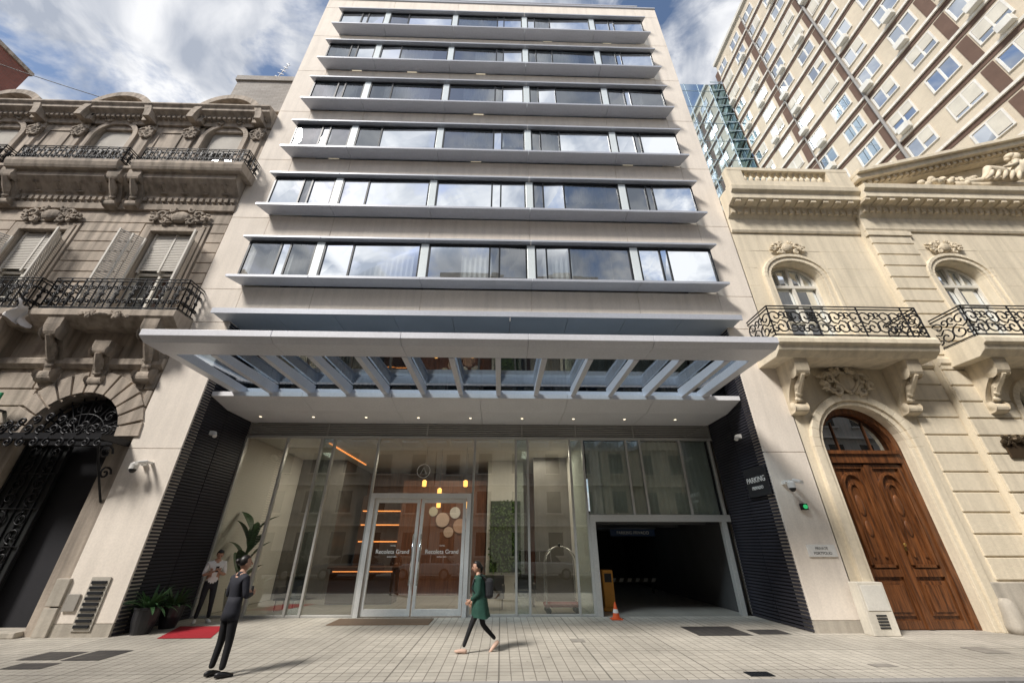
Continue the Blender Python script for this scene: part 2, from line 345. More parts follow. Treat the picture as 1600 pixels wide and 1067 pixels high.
def led(bb,a,c,i,yf,zt,t1,t2,e0,e1):
    prof=[(F,zt),(yf,zt),(yf,zt-t1),(F,zt-t2)]
    va=[(a+(e0 if (i==0 and y>F-.1) else 0),y,z) for y,z in prof]; vb=[(c-(e1 if (i==4 and y>F-.1) else 0),y,z) for y,z in prof]
    bb.add(va+vb,[(0,1,2,3),(7,6,5,4),(0,4,5,1),(1,5,6,2),(2,6,7,3),(3,7,4,0)])
for l in Ls:
    segs=[WX0]+piers+[WX1]
    for i,(x0,x1) in enumerate(zip(segs[:-1],segs[1:])):
        led(b,x0+.006,x1-.006,i,10.82,l,.10,.06,.2,.2)
        led(b,x0+.006,x1-.006,i,10.88,l+1.78,.08,.12,.2,.2)
b.make("ledges",ALU,hotel,bevel=.006)
g=B(); fr=B(); pr=B(); dk=B(); cu=B(); fl=B(); lm=B()
for k,l in enumerate(Ls):
    zb=l+.02; zt=l+1.64
    xs2=[-9.15]+piers+[7.63]
    dk.poly([(PL,13.2,zb-.3),(PR,13.2,zb-.3),(PR,13.2,zt+.3),(PL,13.2,zt+.3)])
    fl.box(-9.2,7.68,11.1,13.2,zt+.0,zt+.04); 
    for j in range(5):
        x0=xs2[j]+(.14 if j else 0); x1=xs2[j+1]-(.14 if j<4 else 0)
        w=x1-x0
        fx={0:(.48,.62),1:(.30,),2:(.62,.72),3:(.12,.36),4:(.30,.40)}[j]
        cuts=[0]+list(fx)+[1]
        for q,(t0,t1) in enumerate(zip(cuts[:-1],cuts[1:])):
            dy=random.uniform(-.012,.012); xa=x0+w*t0; xb=x0+w*t1
            g.poly([(xa,11.08+dy,zb),(xb,11.08-dy,zb),(xb,11.08-dy+random.uniform(-.01,.01),zt),(xa,11.08+dy,zt)])
        fr.box(x0,x1,11.04,11.1,zb,zb+.06); fr.box(x0,x1,11.04,11.1,zt-.06,zt)
        fr.box(x0,x0+.06,11.04,11.1,zb+.06,zt-.06); fr.box(x1-.06,x1,11.04,11.1,zb+.06,zt-.06)
        for t in fx: fr.box(x0+w*t-.03,x0+w*t+.03,11.04,11.1,zb+.06,zt-.06)
        rr=random.Random(k*11+j); c0=rr.uniform(0,.35); c1=rr.uniform(.6,1)
        if rr.random()<.92:
            xa=x0+w*c0; n=int((w*(c1-c0))/.09); zl=zb if rr.random()<.7 else zb+.7
            for i in range(n):
                xx=xa+i*.09; cu.poly([(xx,11.2+(.05 if i%2 else 0),zl),(xx+.09,11.2+(0 if i%2 else .05),zl),(xx+.09,11.2+(0 if i%2 else .05),zt),(xx,11.2+(.05 if i%2 else 0),zt)])
        if rr.random()<.35: lm.box(x0+w*.3,x0+w*.3+.5,12.2,12.7,zt-.05,zt-.02)
    for p in piers: pr.prism([(p-.14,11.03),(p+.14,11.03),(p+.14,11.42),(p-.14,11.42)],'z',zb-.015,zt+.0)
    for sx in (-9.15,7.63): 
        g.poly([(sx,11.08,zb),(sx,F,zb),(sx,F,zt),(sx,11.08,zt)])
g.make("windows",GUP,hotel); fr.make("window_frames",DKF,hotel); pr.make("window_piers",WHM,hotel,bevel=.01); dk.make("room_backs",INT,hotel); cu.make("curtains",CURT,hotel); fl.make("window_heads",SOF,hotel)
lm.make("room_ceiling_lights",mat("room_light",(1,.85,.6),.5,emit=.8),hotel)
b=B(); n=9
for i in range(n):
    x0=-9.3+i*(17.15/n); b.box(x0+.008,x0+17.15/n-.008,10.87,12.45,8.47,8.6)
b.make("upper_soffit",SOF,hotel)
b=B(); b.box(-9.32,7.87,10.82,10.865,8.44,8.63); b.make("soffit_fascia",ALU,hotel)
g=B()
fr=B()
for i in range(15): x=PL+.02+i*(PR-PL-.06)/14; fr.box(x-.02,x+.03,12.36,12.43,6.13,8.465)
for i in range(14): x=PL+.02+i*(PR-PL-.06)/14; x2=PL+.02+(i+1)*(PR-PL-.06)/14; dy=random.uniform(-.006,.006); g.poly([(x,12.4+dy,6.13),(x2,12.4-dy,6.13),(x2,12.4-dy,8.47),(x,12.4+dy,8.47)])
g.make("mezzanine_glazing",GMEZ,hotel)
fr.make("mezzanine_mullions",DKF,hotel)
cu=B()
for sg in range(240):
    xx=-8.9+sg*.068
    if (sg//17)%3!=1: cu.poly([(xx,12.75+.03*(sg%2),6.15),(xx+.068,12.75+.03*((sg+1)%2),6.15),(xx+.068,12.75+.03*((sg+1)%2),8.46),(xx,12.75+.03*(sg%2),8.46)])
cu.make("mezzanine_curtains",mat("curtain_blue_grey",(.14,.16,.18),.9),hotel)
b=B(); b.poly([(PL,15.5,6.1),(PR,15.5,6.1),(PR,15.5,8.5),(PL,15.5,8.5)]); b.box(PL,PR,12.46,28,8.5,8.68); b.box(PL,PR,14.11,28,5.9,6.05); b.make("mezzanine_room",DARK,hotel)
b=B()
for i in range(6):
    x0=-9.0+i*(16.6/6); x1=x0+16.6/6
    b.prism([(11.7,6.12),(11.7,5.98),(12.6,5.80),(14.1,5.80),(14.1,6.12)],'x',x0+.005,x1-.005)
b.make("entrance_soffit",CEIL,hotel)
b=B()
LED=mat("downlight_lens",(1,.85,.6),.5,emit=2.2)
for x in [-8.3,-6.5,-4.7,-2.9,-1.1,.7,2.5,4.3,6.1]: b.tube([(x,13.3,5.805),(x,13.3,5.79)],.04,12)
b.make("downlights",LED,hotel)
b=B()
for i in range(7): b.box(-9.02,7.62,14.05,14.1,5.32+i*.068,5.32+i*.068+.045)
for x in [-9.0,-6.25,-2.7,.7,2.65,4.75,7.55]: b.box(x,x+.05,14.03,14.049,5.3,5.79)
b.make("louvre_strip",mat("louvre_metal",(.38,.37,.35),.5,.3),hotel)
b=B(); bk=B()
for X,sg in ((PL,1),(PR,-1)):
    z=.02
    while z<8.4:
        for y0,y1 in ((11.45,12.7),(12.73,14.04)):
            if sg>0: b.box(X+.0,X+.03,y0,y1,z,z+.05)
            else: b.box(X-.03,X,y0,y1,z,z+.05)
        z+=.085
    if sg>0: bk.box(X-.1,X-.001,11.42,14.06,0,8.45)
    else: bk.box(X+.001,X+.1,11.42,14.06,0,8.45)
b.make("ribbed_cladding",RIB,hotel); bk.make("cladding_backing",DARK,hotel)
# ground glazing
g=B(); fr=B(); Y=14.07
ver=[-9.0,-7.55,-6.35,-5.9,-4.35,-.95,.5,.92,2.42,2.88]
def gp_(x0,x1,z0,z1,yy=Y):
    dy=random.uniform(-.004,.004); dz=random.uniform(-.006,.006); g.poly([(x0,yy+dy,z0),(x1,yy-dy,z0),(x1,yy-dy+dz,z1),(x0,yy+dy+dz,z1)])
for a,c in zip(ver[:-1],ver[1:]):
    if (a,c)==(-4.35,-.95): gp_(a,c,3.42,5.3)
    else: gp_(a,c,0.0,5.3)
for x in ver: fr.box(x-.035,x+.035,Y-.07,Y+.07,0,5.3)
fr.box(-9.0,7.62,Y-.075,Y+.075,5.24,5.32)
for a,c in zip(ver[:-1],ver[1:]):
    if a!=-4.35: fr.box(a+.036,c-.036,Y-.05,Y+.05,0,.06)
up=[2.88,4.45,4.95,6.4,7.5]
for a,c in zip(up[:-1],up[1:]): gp_(a,c,2.75,5.24)
for x in up[1:]: fr.box(x-.035,x+.035,Y-.07,Y+.07,2.785,5.24)
fr.box(2.92,7.62,Y-.09,Y+.09,2.57,2.78); fr.box(2.915,3.1,Y-.1,Y+.1,0,2.57); fr.box(7.3,7.45,Y-.1,Y+.1,0,2.57)
fr.make("shopfront_frames",FRM,hotel,bevel=.006); g.make("lobby_glazing",GLB,hotel)
b=B()
for x0,x1 in ((-6.3,-5.95),(.54,.88),(2.46,2.84),(4.5,4.9)):
    z0=0.06 if x0<2.6 else 2.8
    b.poly([(x0,Y+.03,z0),(x1,Y+.03,z0),(x1,Y+.03,5.23),(x0,Y+.03,5.23)])
b.make("fin_panels",glass("fin_glass",(.62,.70,.66),.2,1.0),hotel)
cu=B(); xx=3.0
i=0
while xx<7.4: 
    cu.poly([(xx,14.16+.04*(i%2),2.80),(xx+.09,14.16+.04*((i+1)%2),2.80),(xx+.09,14.16+.04*((i+1)%2),5.22),(xx,14.16+.04*(i%2),5.22)]); xx+=.09; i+=1
cu.make("garage_upper_curtain",mat("sheer_white",(.80,.84,.79),.9),hotel)
dr=B(); DW=mat("door_frame_paint",(.72,.72,.70),.4,.1)
dr.box(-4.31,-4.17,Y-.13,Y+.1,0,3.42); dr.box(-1.13,-.99,Y-.13,Y+.1,0,3.42); dr.box(-4.17,-1.13,Y-.13,Y+.1,3.26,3.42)
g=B()
for x0,x1 in ((-4.15,-2.67),(-2.63,-1.15)):
    dr.box(x0,x0+.1,Y-.06,Y+.02,.02,3.25); dr.box(x1-.1,x1,Y-.06,Y+.02,.02,3.25); dr.box(x0+.1,x1-.1,Y-.06,Y+.02,3.13,3.25); dr.box(x0+.1,x1-.1,Y-.06,Y+.02,.02,.2)
    g.poly([(x0+.1,Y-.02,.2),(x1-.1,Y-.02,.2),(x1-.1,Y-.02,3.13),(x0+.1,Y-.02,3.13)])
dr.make("entrance_door_frames",DW,hotel,bevel=.006); g.make("entrance_door_glass",GLB,hotel)
hd=B()
for x in (-2.77,-2.53): hd.tube([(x,Y-.14,.8),(x,Y-.14,2.2)],.02,8); hd.tube([(x,Y-.14,.9),(x,Y-.06,.9)],.012,6); hd.tube([(x,Y-.14,2.1),(x,Y-.06,2.1)],.012,6)
hd.make("door_handles",CHROME,hotel,smooth=True)
LW=mat("white_lettering",(.85,.85,.83),.5)
for x in (-3.4,-1.85):
    text("Recoleta Grand",.165,LW,hotel,(x,Y-.035,1.70))
    text("HOTEL",.055,LW,hotel,(x,Y-.035,1.87)); text("BUENOS AIRES",.045,LW,hotel,(x,Y-.035,1.56))
c=Cv(); c.add([(-2.68+.22*math.cos(a*pi/16),Y-.02,4.15+.22*math.sin(a*pi/16)) for a in range(33)]); c.add([(-2.78,Y-.02,4.05),(-2.68,Y-.02,4.27),(-2.58,Y-.02,4.05)])
c.make("glass_emblem",LW,hotel,.008)
lob=B(); lob.box(-8.98,2.9,22.0,22.2,0,5.3); lob.box(-4.6,-.7,19.6,19.7,0,4.6); lob.make("lobby_back_wall",WOODL,hotel)
b=B(); b.box(-9.03,-8.98,14.12,22,0,5.3); b.box(2.86,2.93,14.15,27,0,5.3); b.box(-8.98,2.86,14.12,22,5.31,5.36); b.box(-.6,1.0,18.5,18.7,0,5.3); b.make("lobby_walls",mat("lobby_white",(.66,.64,.60),.7,noise=.04),hotel)
b=B(); b.box(-8.97,-7.0,18.4,21.9,0,5.3); b.box(1.4,2.85,17.6,17.8,0,5.3); b.make("lobby_dark_panels",mat("stone_grey_panel",(.16,.15,.14),.4,noise=.25),hotel)
b=B(); b.box(-.45,.85,18.44,18.49,.9,3.6)
b.make("green_wall_backing",mat("moss_dark",(.03,.05,.02),.9),hotel)
b=B(); rr=random.Random(21)
for i in range(700):
    x=rr.uniform(-.45,.85); z=rr.uniform(.9,3.6); a=rr.random()*6.28; s_=rr.uniform(.05,.11); b.add([(x,18.43,z),(x+s_*math.cos(a),18.36,z+s_*math.sin(a)),(x+s_*math.cos(a+1),18.38,z+s_*math.sin(a+1)-.02)],[(0,1,2)])
b.make("green_wall_leaves",mat("moss_leaf",(.10,.17,.04),.7,noise=.5,nscale=5),hotel)
b=B(); b.box(-6.3,-3.9,16.9,17.7,0,1.1); b.box(-6.4,-3.8,16.8,17.8,1.1,1.16); b.box(-6.7,-4.7,20.5,21.5,0,4.0); b.make("reception_desk",mat("dark_wood",(.08,.035,.02),.35),hotel,bevel=.02)
b=B(); 
for x,y in ((-.2,15.8),(.9,16.4),(-6.9,15.4)):
    b.box(x-.35,x+.35,y-.35,y+.35,.3,.48); b.box(x-.35,x+.35,y+.25,y+.37,.48,.95); b.box(x-.37,x-.27,y-.35,y+.25,.48,.68); b.box(x+.27,x+.37,y-.35,y+.25,.48,.68)
    for sx in (-.28,.28):
        for sy in (-.28,.28): b.box(x+sx-.02,x+sx+.02,y+sy-.02,y+sy+.02,0,.3)
b.make("lobby_armchairs",mat("armchair_cloth",(.10,.09,.08),.9),hotel,bevel=.03)
b=B()
for z in (2.0,2.7,3.3): b.box(-6.6,-4.8,20.46,20.49,z,z+.05)
b.box(-6.52,-6.48,15,19.5,5.27,5.305)
b.box(-6.2,-4.0,16.87,16.9,1.0,1.03)
b.make("led_strips",mat("warm_led",(1,.33,.08),.5,emit=1.6),hotel)
b=B()
AMB=mat("amber_lamp",(1,.45,.1),.4,emit=3.0); c=Cv()
for x,y,z in ((-2.9,15.6,3.95),(-2.35,15.9,3.7),(-1.35,15.6,3.95),(-2.45,16.6,3.3),(-1.4,16.8,3.3)):
    b.tube([(x,y,z-.12),(x,y,z-.1),(x,y,z+.08),(x,y,z+.12)],[.04,.08,.08,.03],12); c.add([(x,y,z+.1),(x,y,5.3)])
b.make("pendant_lamps",AMB,hotel,smooth=True); c.make("pendant_cords",BLACK,hotel,.006)
cols=[(.7,.5,.4),(.75,.7,.65),(.6,.36,.26),(.7,.62,.48)]
dsc=empty("wall_disc_decoration"); dsc.parent=hotel
for i,(x,z,r) in enumerate(((-2.3,2.9,.30),(-1.75,3.2,.24),(-1.5,2.65,.30),(-2.75,3.25,.2),(-2.0,2.4,.22),(-1.15,3.15,.2))):
    b=B(); b.tube([(x-.35,19.52+.01*i,z),(x-.35,19.595,z)],r,24,ref=(0,0,1)); b.make("disc",mat("disc%d"%i,cols[i%4],.6),dsc)
b=B(); b.box(7.58,7.64,14.2,26.9,0,5.3); b.box(2.94,7.58,26.8,27,0,3); b.box(2.94,7.58,14.2,26.8,2.79,2.9); b.make("garage_walls",mat("garage_paint",(.07,.07,.07),.9),hotel)
b=B()
for i in range(4): b.box(3.0,7.5,15.5+i*2.6,15.7+i*2.6,2.55,2.785)
b.make("garage_beams",mat("garage_beam",(.12,.12,.12),.9),hotel)
b=B()
for x in (4.3,6.3):
    b.box(x-.6,x+.6,20,20.1,2.72,2.76)
b.make("garage_tube_lights",mat("tube_light",(.7,.85,1),.5,emit=1.0),hotel)
b=B(); b.box(4.4,6.2,17.3,17.36,2.2,2.45); b.make("garage_sign_panel",mat("blue_sign",(.02,.05,.12),.5),hotel)
text("PARKING PRIVADO",.15,LW,hotel,(5.3,17.28,2.32))
ya=B(); kb=B()
for i in range(12): (ya if i%2 else kb).prism([(4.7+i*.18,.44),(4.88+i*.18,.44),(4.94+i*.18,.58),(4.76+i*.18,.58)],'y',20.0,20.1)
ya.make("chevron_board_light",mat("arm_white",(.55,.55,.52),.5),hotel); kb.make("chevron_board_dark",mat("arm_yellow",(.04,.035,.02),.5),hotel)
b=B()
for x in (4.8,6.7): b.box(x,x+.08,20.02,20.08,0,.44)
b.make("chevron_board_posts",DKF,hotel)
for x,y in ((-6.5,17),(-2.5,17.5),(1.5,16.5)):
    ld=bpy.data.lights.new("lobby_lamp","AREA"); ld.energy=75; ld.size=1.5; ld.color=(1,.86,.68); lo=bpy.data.objects.new("lobby_lamp",ld); COL.objects.link(lo); lo.location=(x,y,5.2); lo.parent=hotel
# ---------------------------------------------------------------- canopy
can=empty("entrance_canopy"); 
b=B(); cxs=[-8.4,-5.4,-2.4,.6,3.6,6.62]
for i,(x0,x1) in enumerate(zip(cxs[:-1],cxs[1:])):
    b.prism([(8.12,6.34),(8.12,6.18),(8.3,6.08),(8.95,6.08),(8.95,6.34)],'x',x0+.004,x1-.004)
for x0,x1 in ((-8.4,-8.15),(6.37,6.62)): b.box(x0,x1,8.955,11.95,6.1,6.34)
b.box(-8.6,6.85,11.955,12.3,6.125,6.33)
b.make("frame",ALU2,can,bevel=.008)
b=B()
for i in range(12):
    x=-7.2+i*1.18
    b.prism([(8.96,6.10),(11.95,6.12),(11.95,6.42),(8.96,6.3)],'x',x-.03,x+.03); b.box(x-.07,x+.07,8.96,11.95,6.07,6.098)
b.make("beams",ALU2,can,bevel=.004)
g=B(); 
for i in range(13):
    x0=-8.38+.0+i*1.18; x0=max(-8.3,x0); x1=min(6.55,-8.38+(i+1)*1.18); dz=random.uniform(-.004,.004)
    g.poly([(x0+.01,8.8,6.36+dz),(x1-.01,8.8,6.36-dz),(x1-.01,12.0,6.46),(x0+.01,12.0,6.46)])
g.make("glass_roof",GCAN,can)
# ---------------------------------------------------------------- hotel small items
def seccam(name,x,y,z,bullet=True,flip=1):
    e=empty(name); b=B(); b.box(x-.05,x+.05,y-.02,F-.001,z+.1,z+.2); b.tube([(x,y-.02,z+.15),(x,y-.2,z+.15)],.03,8); b.lathe([(.1,0),(.1,.14),(.04,.18)],x,y-.22,14,z-.03)
    if bullet: b.tube([(x+flip*.18,y-.1,z+.18),(x+flip*.18,y-.4,z+.1)],.05,10); b.box(x+flip*.14,x+flip*.22,y-.1,F-.001,z+.15,z+.2)
    b.make("housing",WHITE,e,smooth=False); b=B(); b.ell((x,y-.22,z-.03),.085,.085,.1,14,8); b.make("dome",BLACK,e,smooth=True)
seccam("security_camera",-9.85,11.3,3.72,True,1); seccam("security_camera",7.95,11.3,3.30,True,1)
e=empty("parking_sign"); b=B(); b.box(7.56,7.60,11.45,12.5,3.15,3.95); b.make("panel",mat("sign_black",(.03,.03,.034),.25),e,bevel=.006)
b=B(); b.box(7.60,7.63,11.6,11.7,3.3,3.8);b.box(7.60,7.63,12.2,12.3,3.3,3.8); b.make("brackets",DKF,e)
text("PARKING",.22,LW,e,(7.555,11.98,3.6),rot=(pi/2,0,-pi/2)); text("PRIVADO",.13,LW,e,(7.555,11.98,3.38),rot=(pi/2,0,-pi/2))
e=empty("name_plaque"); b=B(); b.box(8.05,8.8,11.36,11.399,1.62,1.9); b.make("plate",mat("plaque_white",(.7,.7,.68),.3),e,bevel=.004)
GR=mat("grey_lettering",(.12,.12,.12),.5); text("PRIVATE",.09,GR,e,(8.42,11.355,1.81),ext=.002); text("PORTFOLIO",.09,GR,e,(8.42,11.355,1.70),ext=.002)
e=empty("exit_signal_lamp"); b=B(); b.box(8.22,8.38,11.3,11.399,2.74,2.9); b.make("case",DKF,e); b=B(); b.tube([(8.3,11.3,2.82),(8.3,11.27,2.82)],.055,12); b.make("lens",mat("green_lens",(.05,.6,.2),.4,emit=.5),e)
e=empty("wall_spotlight"); b=B()
for X,sg in ((PL+.03,1),(PR-.03,-1)):
    b.box(min(X,X+sg*.12),max(X,X+sg*.12),12.2,12.32,4.9,5.02); b.tube([(X+sg*.12,12.26,4.97),(X+sg*.2,12.2,4.85)],.06,10)
b.make("lamp_body",WHITE,e)
e=empty("ventilation_grille"); b=B(); b.box(-9.95,-9.5,11.36,11.385,.12,1.2); b.make("frame",mat("grille_metal",(.42,.39,.34),.5),e)
b=B()
for i in range(9): b.box(-9.9,-9.55,11.33,11.36,.18+i*.11,.24+i*.11)
b.make("slats",DKF,e)
e=empty("meter_box"); b=B(); b.box(-10.35,-10.05,11.35,11.389,.5,.85); b.make("door",mat("meter_grey",(.3,.28,.25),.6),e,bevel=.01)
e=empty("utility_cabinet"); b=B(); b.box(8.75,9.4,11.0,11.3,0,1.08); b.make("body",mat("cabinet_paint",(.62,.58,.50),.7,streak=.2),e,bevel=.015); b=B(); b.box(8.8,9.35,10.985,10.998,.5,1.02); b.make("door",mat("cab_door",(.6,.58,.53),.6,noise=.15),e,bevel=.004); b=B()
for i in range(5): b.box(8.95,9.2,10.985,10.998,.15+i*.06,.18+i*.06)
b.make("vents",DKF,e)
# ---------------------------------------------------------------- LEFT building
lb=empty("ornate_stone_mansion"); Y=11.45; X0=-36.; X1=-10.52
cs=[-12.35-4.78*i for i in range(5)]
w=B(); dkp=B(); gp=B(); tr=B(); ir=Cv(); sh=B(); wf=B(); orn=B()
ops=[(c_,1.3,0.0 if i==0 else 1.2,4.6,1.3) for i,c_ in enumerate(cs)]
wall(w,X0,X1,0,6.9,Y,ops,.5)
ops2=[(c_,.85,8.45,12.3,0) for c_ in cs]
wall(w,X0,X1,6.9,13.4,Y,ops2,.35)
ops3=[(c_,.8,15.1,17.7,.8) for c_ in cs]
wall(w,X0,X1,13.4,19.4,Y,ops3,.35)
w.box(X0,X1,Y+.52,26,0,19.4)
w.make("walls",STL,lb)
cr=B()
courses(cr,X0,X1-.01,1.25,6.6,.53,Y,.05,ops,.55,.045,joint=1.5)
courses(cr,X0,X1-.01,8.6,13.2,.46,Y,.035,ops2,.42,.04)
cr.make("rustication",STL,lb,bevel=.012)
b=B(); courses(b,X0,X1+.1,0,1.2,.6,Y,.12,[ops[0]],.3,.03); b.make("plinth",BASE,lb,bevel=.015)
for c_ in cs:
    for i in range(13):
        a0=pi*i/13+.02; a1=pi*(i+1)/13-.02; r0=1.33; r1=2.0+(.15 if i==6 else 0)
        tr.prism([(c_+r0*math.cos(a0),4.6+r0*math.sin(a0)),(c_+r1*math.cos(a0),4.6+r1*math.sin(a0)),(c_+r1*math.cos(a1),4.6+r1*math.sin(a1)),(c_+r0*math.cos(a1),4.6+r0*math.sin(a1))],'y',Y-.1,Y+.02)
    console(orn,c_,.5,Y,7.5,1.35,.45)
    trim(tr,c_,.87,8.45,12.3,0,.2,Y-.09,Y+.02)
    trim(tr,c_,1.1,8.45,12.53,0,.1,Y-.06,Y+.02)
    ornament(orn,c_,12.95,Y-.12,2.2,.95,int(-c_*10),40)
    trim(tr,c_,.82,15.1,17.7,.8,.2,Y-.1,Y+.02)
    trim(tr,c_,1.32,17.8,18.45,1.35,.28,Y-.55,Y+.6,False)
    trim(tr,c_,1.1,17.8,18.45,1.12,.22,Y-.32,Y+.6,False)
    tr.prism([(c_-1.1,18.2)]+[(c_-1.1*math.cos(pi*i/12),18.45+1.12*math.sin(pi*i/12)) for i in range(13)]+[(c_+1.1,18.2)],'y',Y+.0,Y+.6)
    ornament(orn,c_,18.85,Y-.12,1.9,.85,int(-c_*7),40)
    ornament(orn,c_,8.18,Y-.84,1.6,.3,int(-c_*5),14)
    for sg in (-1,1):
        trim(tr,c_+sg*1.45,.0,15.1,18.4,0,.18,Y-.08,Y+.02); 
        ornament(orn,c_+sg*1.45,17.9,Y-.1,.5,.9,int(-c_*3)+sg,14)
        console(orn,c_+sg*1.45,.5,Y,8.15,1.95,.75)
    # recessed wall panels between bays, upper storey
    trim(tr,c_-2.39,.45,15.6,18.0,0,.06,Y-.04,Y+.02)
    pane(gp,c_,.85,8.45,12.3,0,Y+.3); pane(gp,c_,.8,15.1,17.7,.8,Y+.3)
    for z0,z1,zs,hw,ri in ((8.45,12.3,12.3,.85,0),(15.1,17.7,17.7,.8,.8)):
        trim(wf,c_,hw-.08,z0,zs-(0.08 if ri==0 else 0),max(0,ri-.08),.07,Y+.22,Y+.29)
        wf.box(c_-.04,c_+.04,Y+.21,Y+.29,z0,zs); wf.box(c_-hw+.08,c_+hw-.08,Y+.2,Y+.28,z0+2.0,z0+2.1)
        wf.box(c_-hw+.08,c_+hw-.08,Y+.22,Y+.28,z0+1.0,z0+1.04)
    z=10.6
    while z<12.2: sh.box(c_-.76,c_+.76,Y+.1,Y+.15,z,z+.045); z+=.075
    sh.box(c_-.78,c_-.72,Y+.08,Y+.17,10.5,12.28); sh.box(c_+.72,c_+.78,Y+.08,Y+.17,10.5,12.28); sh.box(c_-.03,c_+.03,Y+.08,Y+.17,10.5,12.28)
    for sg in (-1,1):
        hx=c_+sg*.86; ex=hx+sg*.45; ey=Y-.62
        zz0,zz1=8.6,11.9
        z=zz0
        while z<zz1:
            sh.add([(hx,Y-.1,z),(ex,ey,z),(ex,ey,z+.05),(hx,Y-.1,z+.05),(hx+.02,Y-.08,z+.02),(ex+.02,ey+.02,z+.02)],[(0,1,2,3),(0,1,5,4)]); z+=.085
        for t in (0,.5,1):
            px=hx+(ex-hx)*t; py=Y-.1+(ey-Y+.1)*t; sh.box(px-.03,px+.03,py-.025,py+.025,zz0,zz1)
    z=17.0
    while z<18.3: sh.box(c_-.7,c_+.7,Y+.12,Y+.16,z,z+.04); z+=.07
for i,c_ in enumerate(cs):
    for a in range(0,13):
        t=pi*a/12; ir.add([(c_+.15*math.cos(t),Y+.2,4.6+.15*math.sin(t)),(c_+1.28*math.cos(t),Y+.2,4.6+1.28*math.sin(t))])
    for r in (.3,.75,1.15): ir.add([(c_+r*math.cos(pi*a/16),Y+.2,4.6+r*math.sin(pi*a/16)) for a in range(17)])
    for a in range(6):
        t=pi*(a+.5)/6; u=c_+.95*math.cos(t); v=4.6+.95*math.sin(t); ir.add([(p[0],Y+.2,p[1]) for p in spiral(u,v,.17,1.3,t,1)])
    pane(dkp,c_,1.3,0.0 if i==0 else 1.2,4.6,1.3,Y+.48)  # flat near-black pane paints the shade inside the arched openings
    z0=.05 if i==0 else 1.25
    for x0,x1 in ((c_-1.27,c_-.02),(c_+.02,c_+1.27)):
        if i==0 and x0>c_: continue
        zz=z0
        while zz<4.3:
            h=min(.9,4.5-zz)
            ir.add([(x0,Y+.2,zz),(x1,Y+.2,zz),(x1,Y+.2,zz+h),(x0,Y+.2,zz+h),(x0,Y+.2,zz)])
            for sg in (-1,1):
                for vs in (-1,1):
                    ir.add([(p[0],Y+.2,p[1]) for p in spiral((x0+x1)/2+sg*.3,zz+h/2+vs*h*.22,h*.22,1.4,pi/2*vs,sg*vs)])
            zz+=h
        for k in range(7): x=x0+(x1-x0)*k/6; ir.add([(x,Y+.22,z0),(x,Y+.22,4.5)])
b=B(); b.box(cs[0]-1.3,cs[0]+1.3,Y+.12,Y+.3,4.42,4.62); b.make("gate_transom",IRON,lb)
b=B(); b.box(cs[0]+1.15,cs[0]+1.28,Y+.3,Y+.47,0,4.4); b.box(cs[0]-1.27,cs[0]-.02,Y+.24,Y+.3,0,4.4); b.make("gate_backing",mat("gate_paint",(.02,.022,.022),.5,.3),lb)
b=B(); b.box(cs[0]-1.3,cs[0]+1.3,Y-.2,Y+.45,0,.12); b.make("doorstep",BASE,lb,bevel=.02)
mq=Cv(); b=B(); b.box(-14.3,-10.55,10.55,10.62,4.36,4.52); b.box(-14.3,-14.22,10.62,Y,4.36,4.52); b.box(-10.63,-10.55,10.62,Y,4.36,4.52); b.box(-14.22,-10.63,10.62,Y,4.50,4.53)
b.make("marquee_frame",IRON,lb)
for i in range(12):
    x=-14.2+i*.33
    mq.add([(p[0],10.55,p[1]) for p in spiral(x,4.62,.13,1.3,-pi/2,1 if i%2 else -1)]); mq.add([(p[0],10.55,p[1]) for p in spiral(x,4.26,.12,1.3,pi/2,1 if i%2 else -1)])
    mq.add([(p[0],10.55,p[1]) for p in spiral(x+.1,4.95-.07*abs(i-6),.12,1.3,-pi/2,1 if i%2 else -1)])
for x in (-14.2,-10.65):
    mq.add([(x,10.6,4.4),(x,10.9,3.8),(x,11.2,3.3),(x,Y,2.9)]); mq.add([(x,p[0],p[1]) for p in spiral(10.95,4.1,.22,1.4,0,1)]); mq.add([(x,p[0],p[1]) for p in spiral(11.2,3.6,.18,1.4,0,1)])
mq.make("marquee_scrolls",IRON,lb,.026,2)
cor=B()
cornice(cor,X0,X1,Y,[(.08,6.7),(.18,6.82),(.18,7.0),(.1,7.05)])
cornice(cor,X0,X1+.02,Y,[(.1,13.35),(.14,13.6),(.1,13.62),(.12,14.05),(.3,14.25),(.55,14.5),(.6,14.55),(.6,14.78),(.72,14.9),(.72,15.02),(.62,15.06)])
cornice(cor,X0,X1,Y,[(.1,18.45),(.15,18.7),(.3,18.85),(.5,18.98),(.5,19.12),(.6,19.22),(.6,19.3),(.3,19.4)])
cornice(cor,X0,X1,Y+.3,[(.1,19.4),(.1,19.9),(.2,19.92),(.2,20.02)])
for c_ in cs: cornice(cor,c_-2.3,min(c_+2.2,-10.25),Y,[(.5,7.95),(.62,8.05),(.75,8.15),(.8,8.2),(.8,8.4),(.75,8.44)])
for c_ in cs: cornice(cor,c_-2.15,min(c_+2.1,-10.25),Y-.02,[(.75,14.8),(.8,14.9),(.85,15.06),(.85,15.2),(.8,15.22)])
cor.make("cornices",STL,lb,bevel=.012)
md=B()
x=X0+.3
while x<X1-.1:
    console(md,x,.24,Y-.12,14.5,.42,.36); x+=.797
x=X0+.1
while x<X1-.1: md.box(x,x+.13,Y-.2,Y-.1,13.72,13.9); x+=.24
x=X0+.1
while x<X1-.1: md.box(x,x+.12,Y-.32,Y-.1,18.68,18.83); x+=.22
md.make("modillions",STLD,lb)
for i,c_ in enumerate(cs):
    for sg in (-1,1): console(orn,c_+sg*2.0,.5,Y-.1,14.85,1.5,.6) if not(i==0 and sg>0) else None
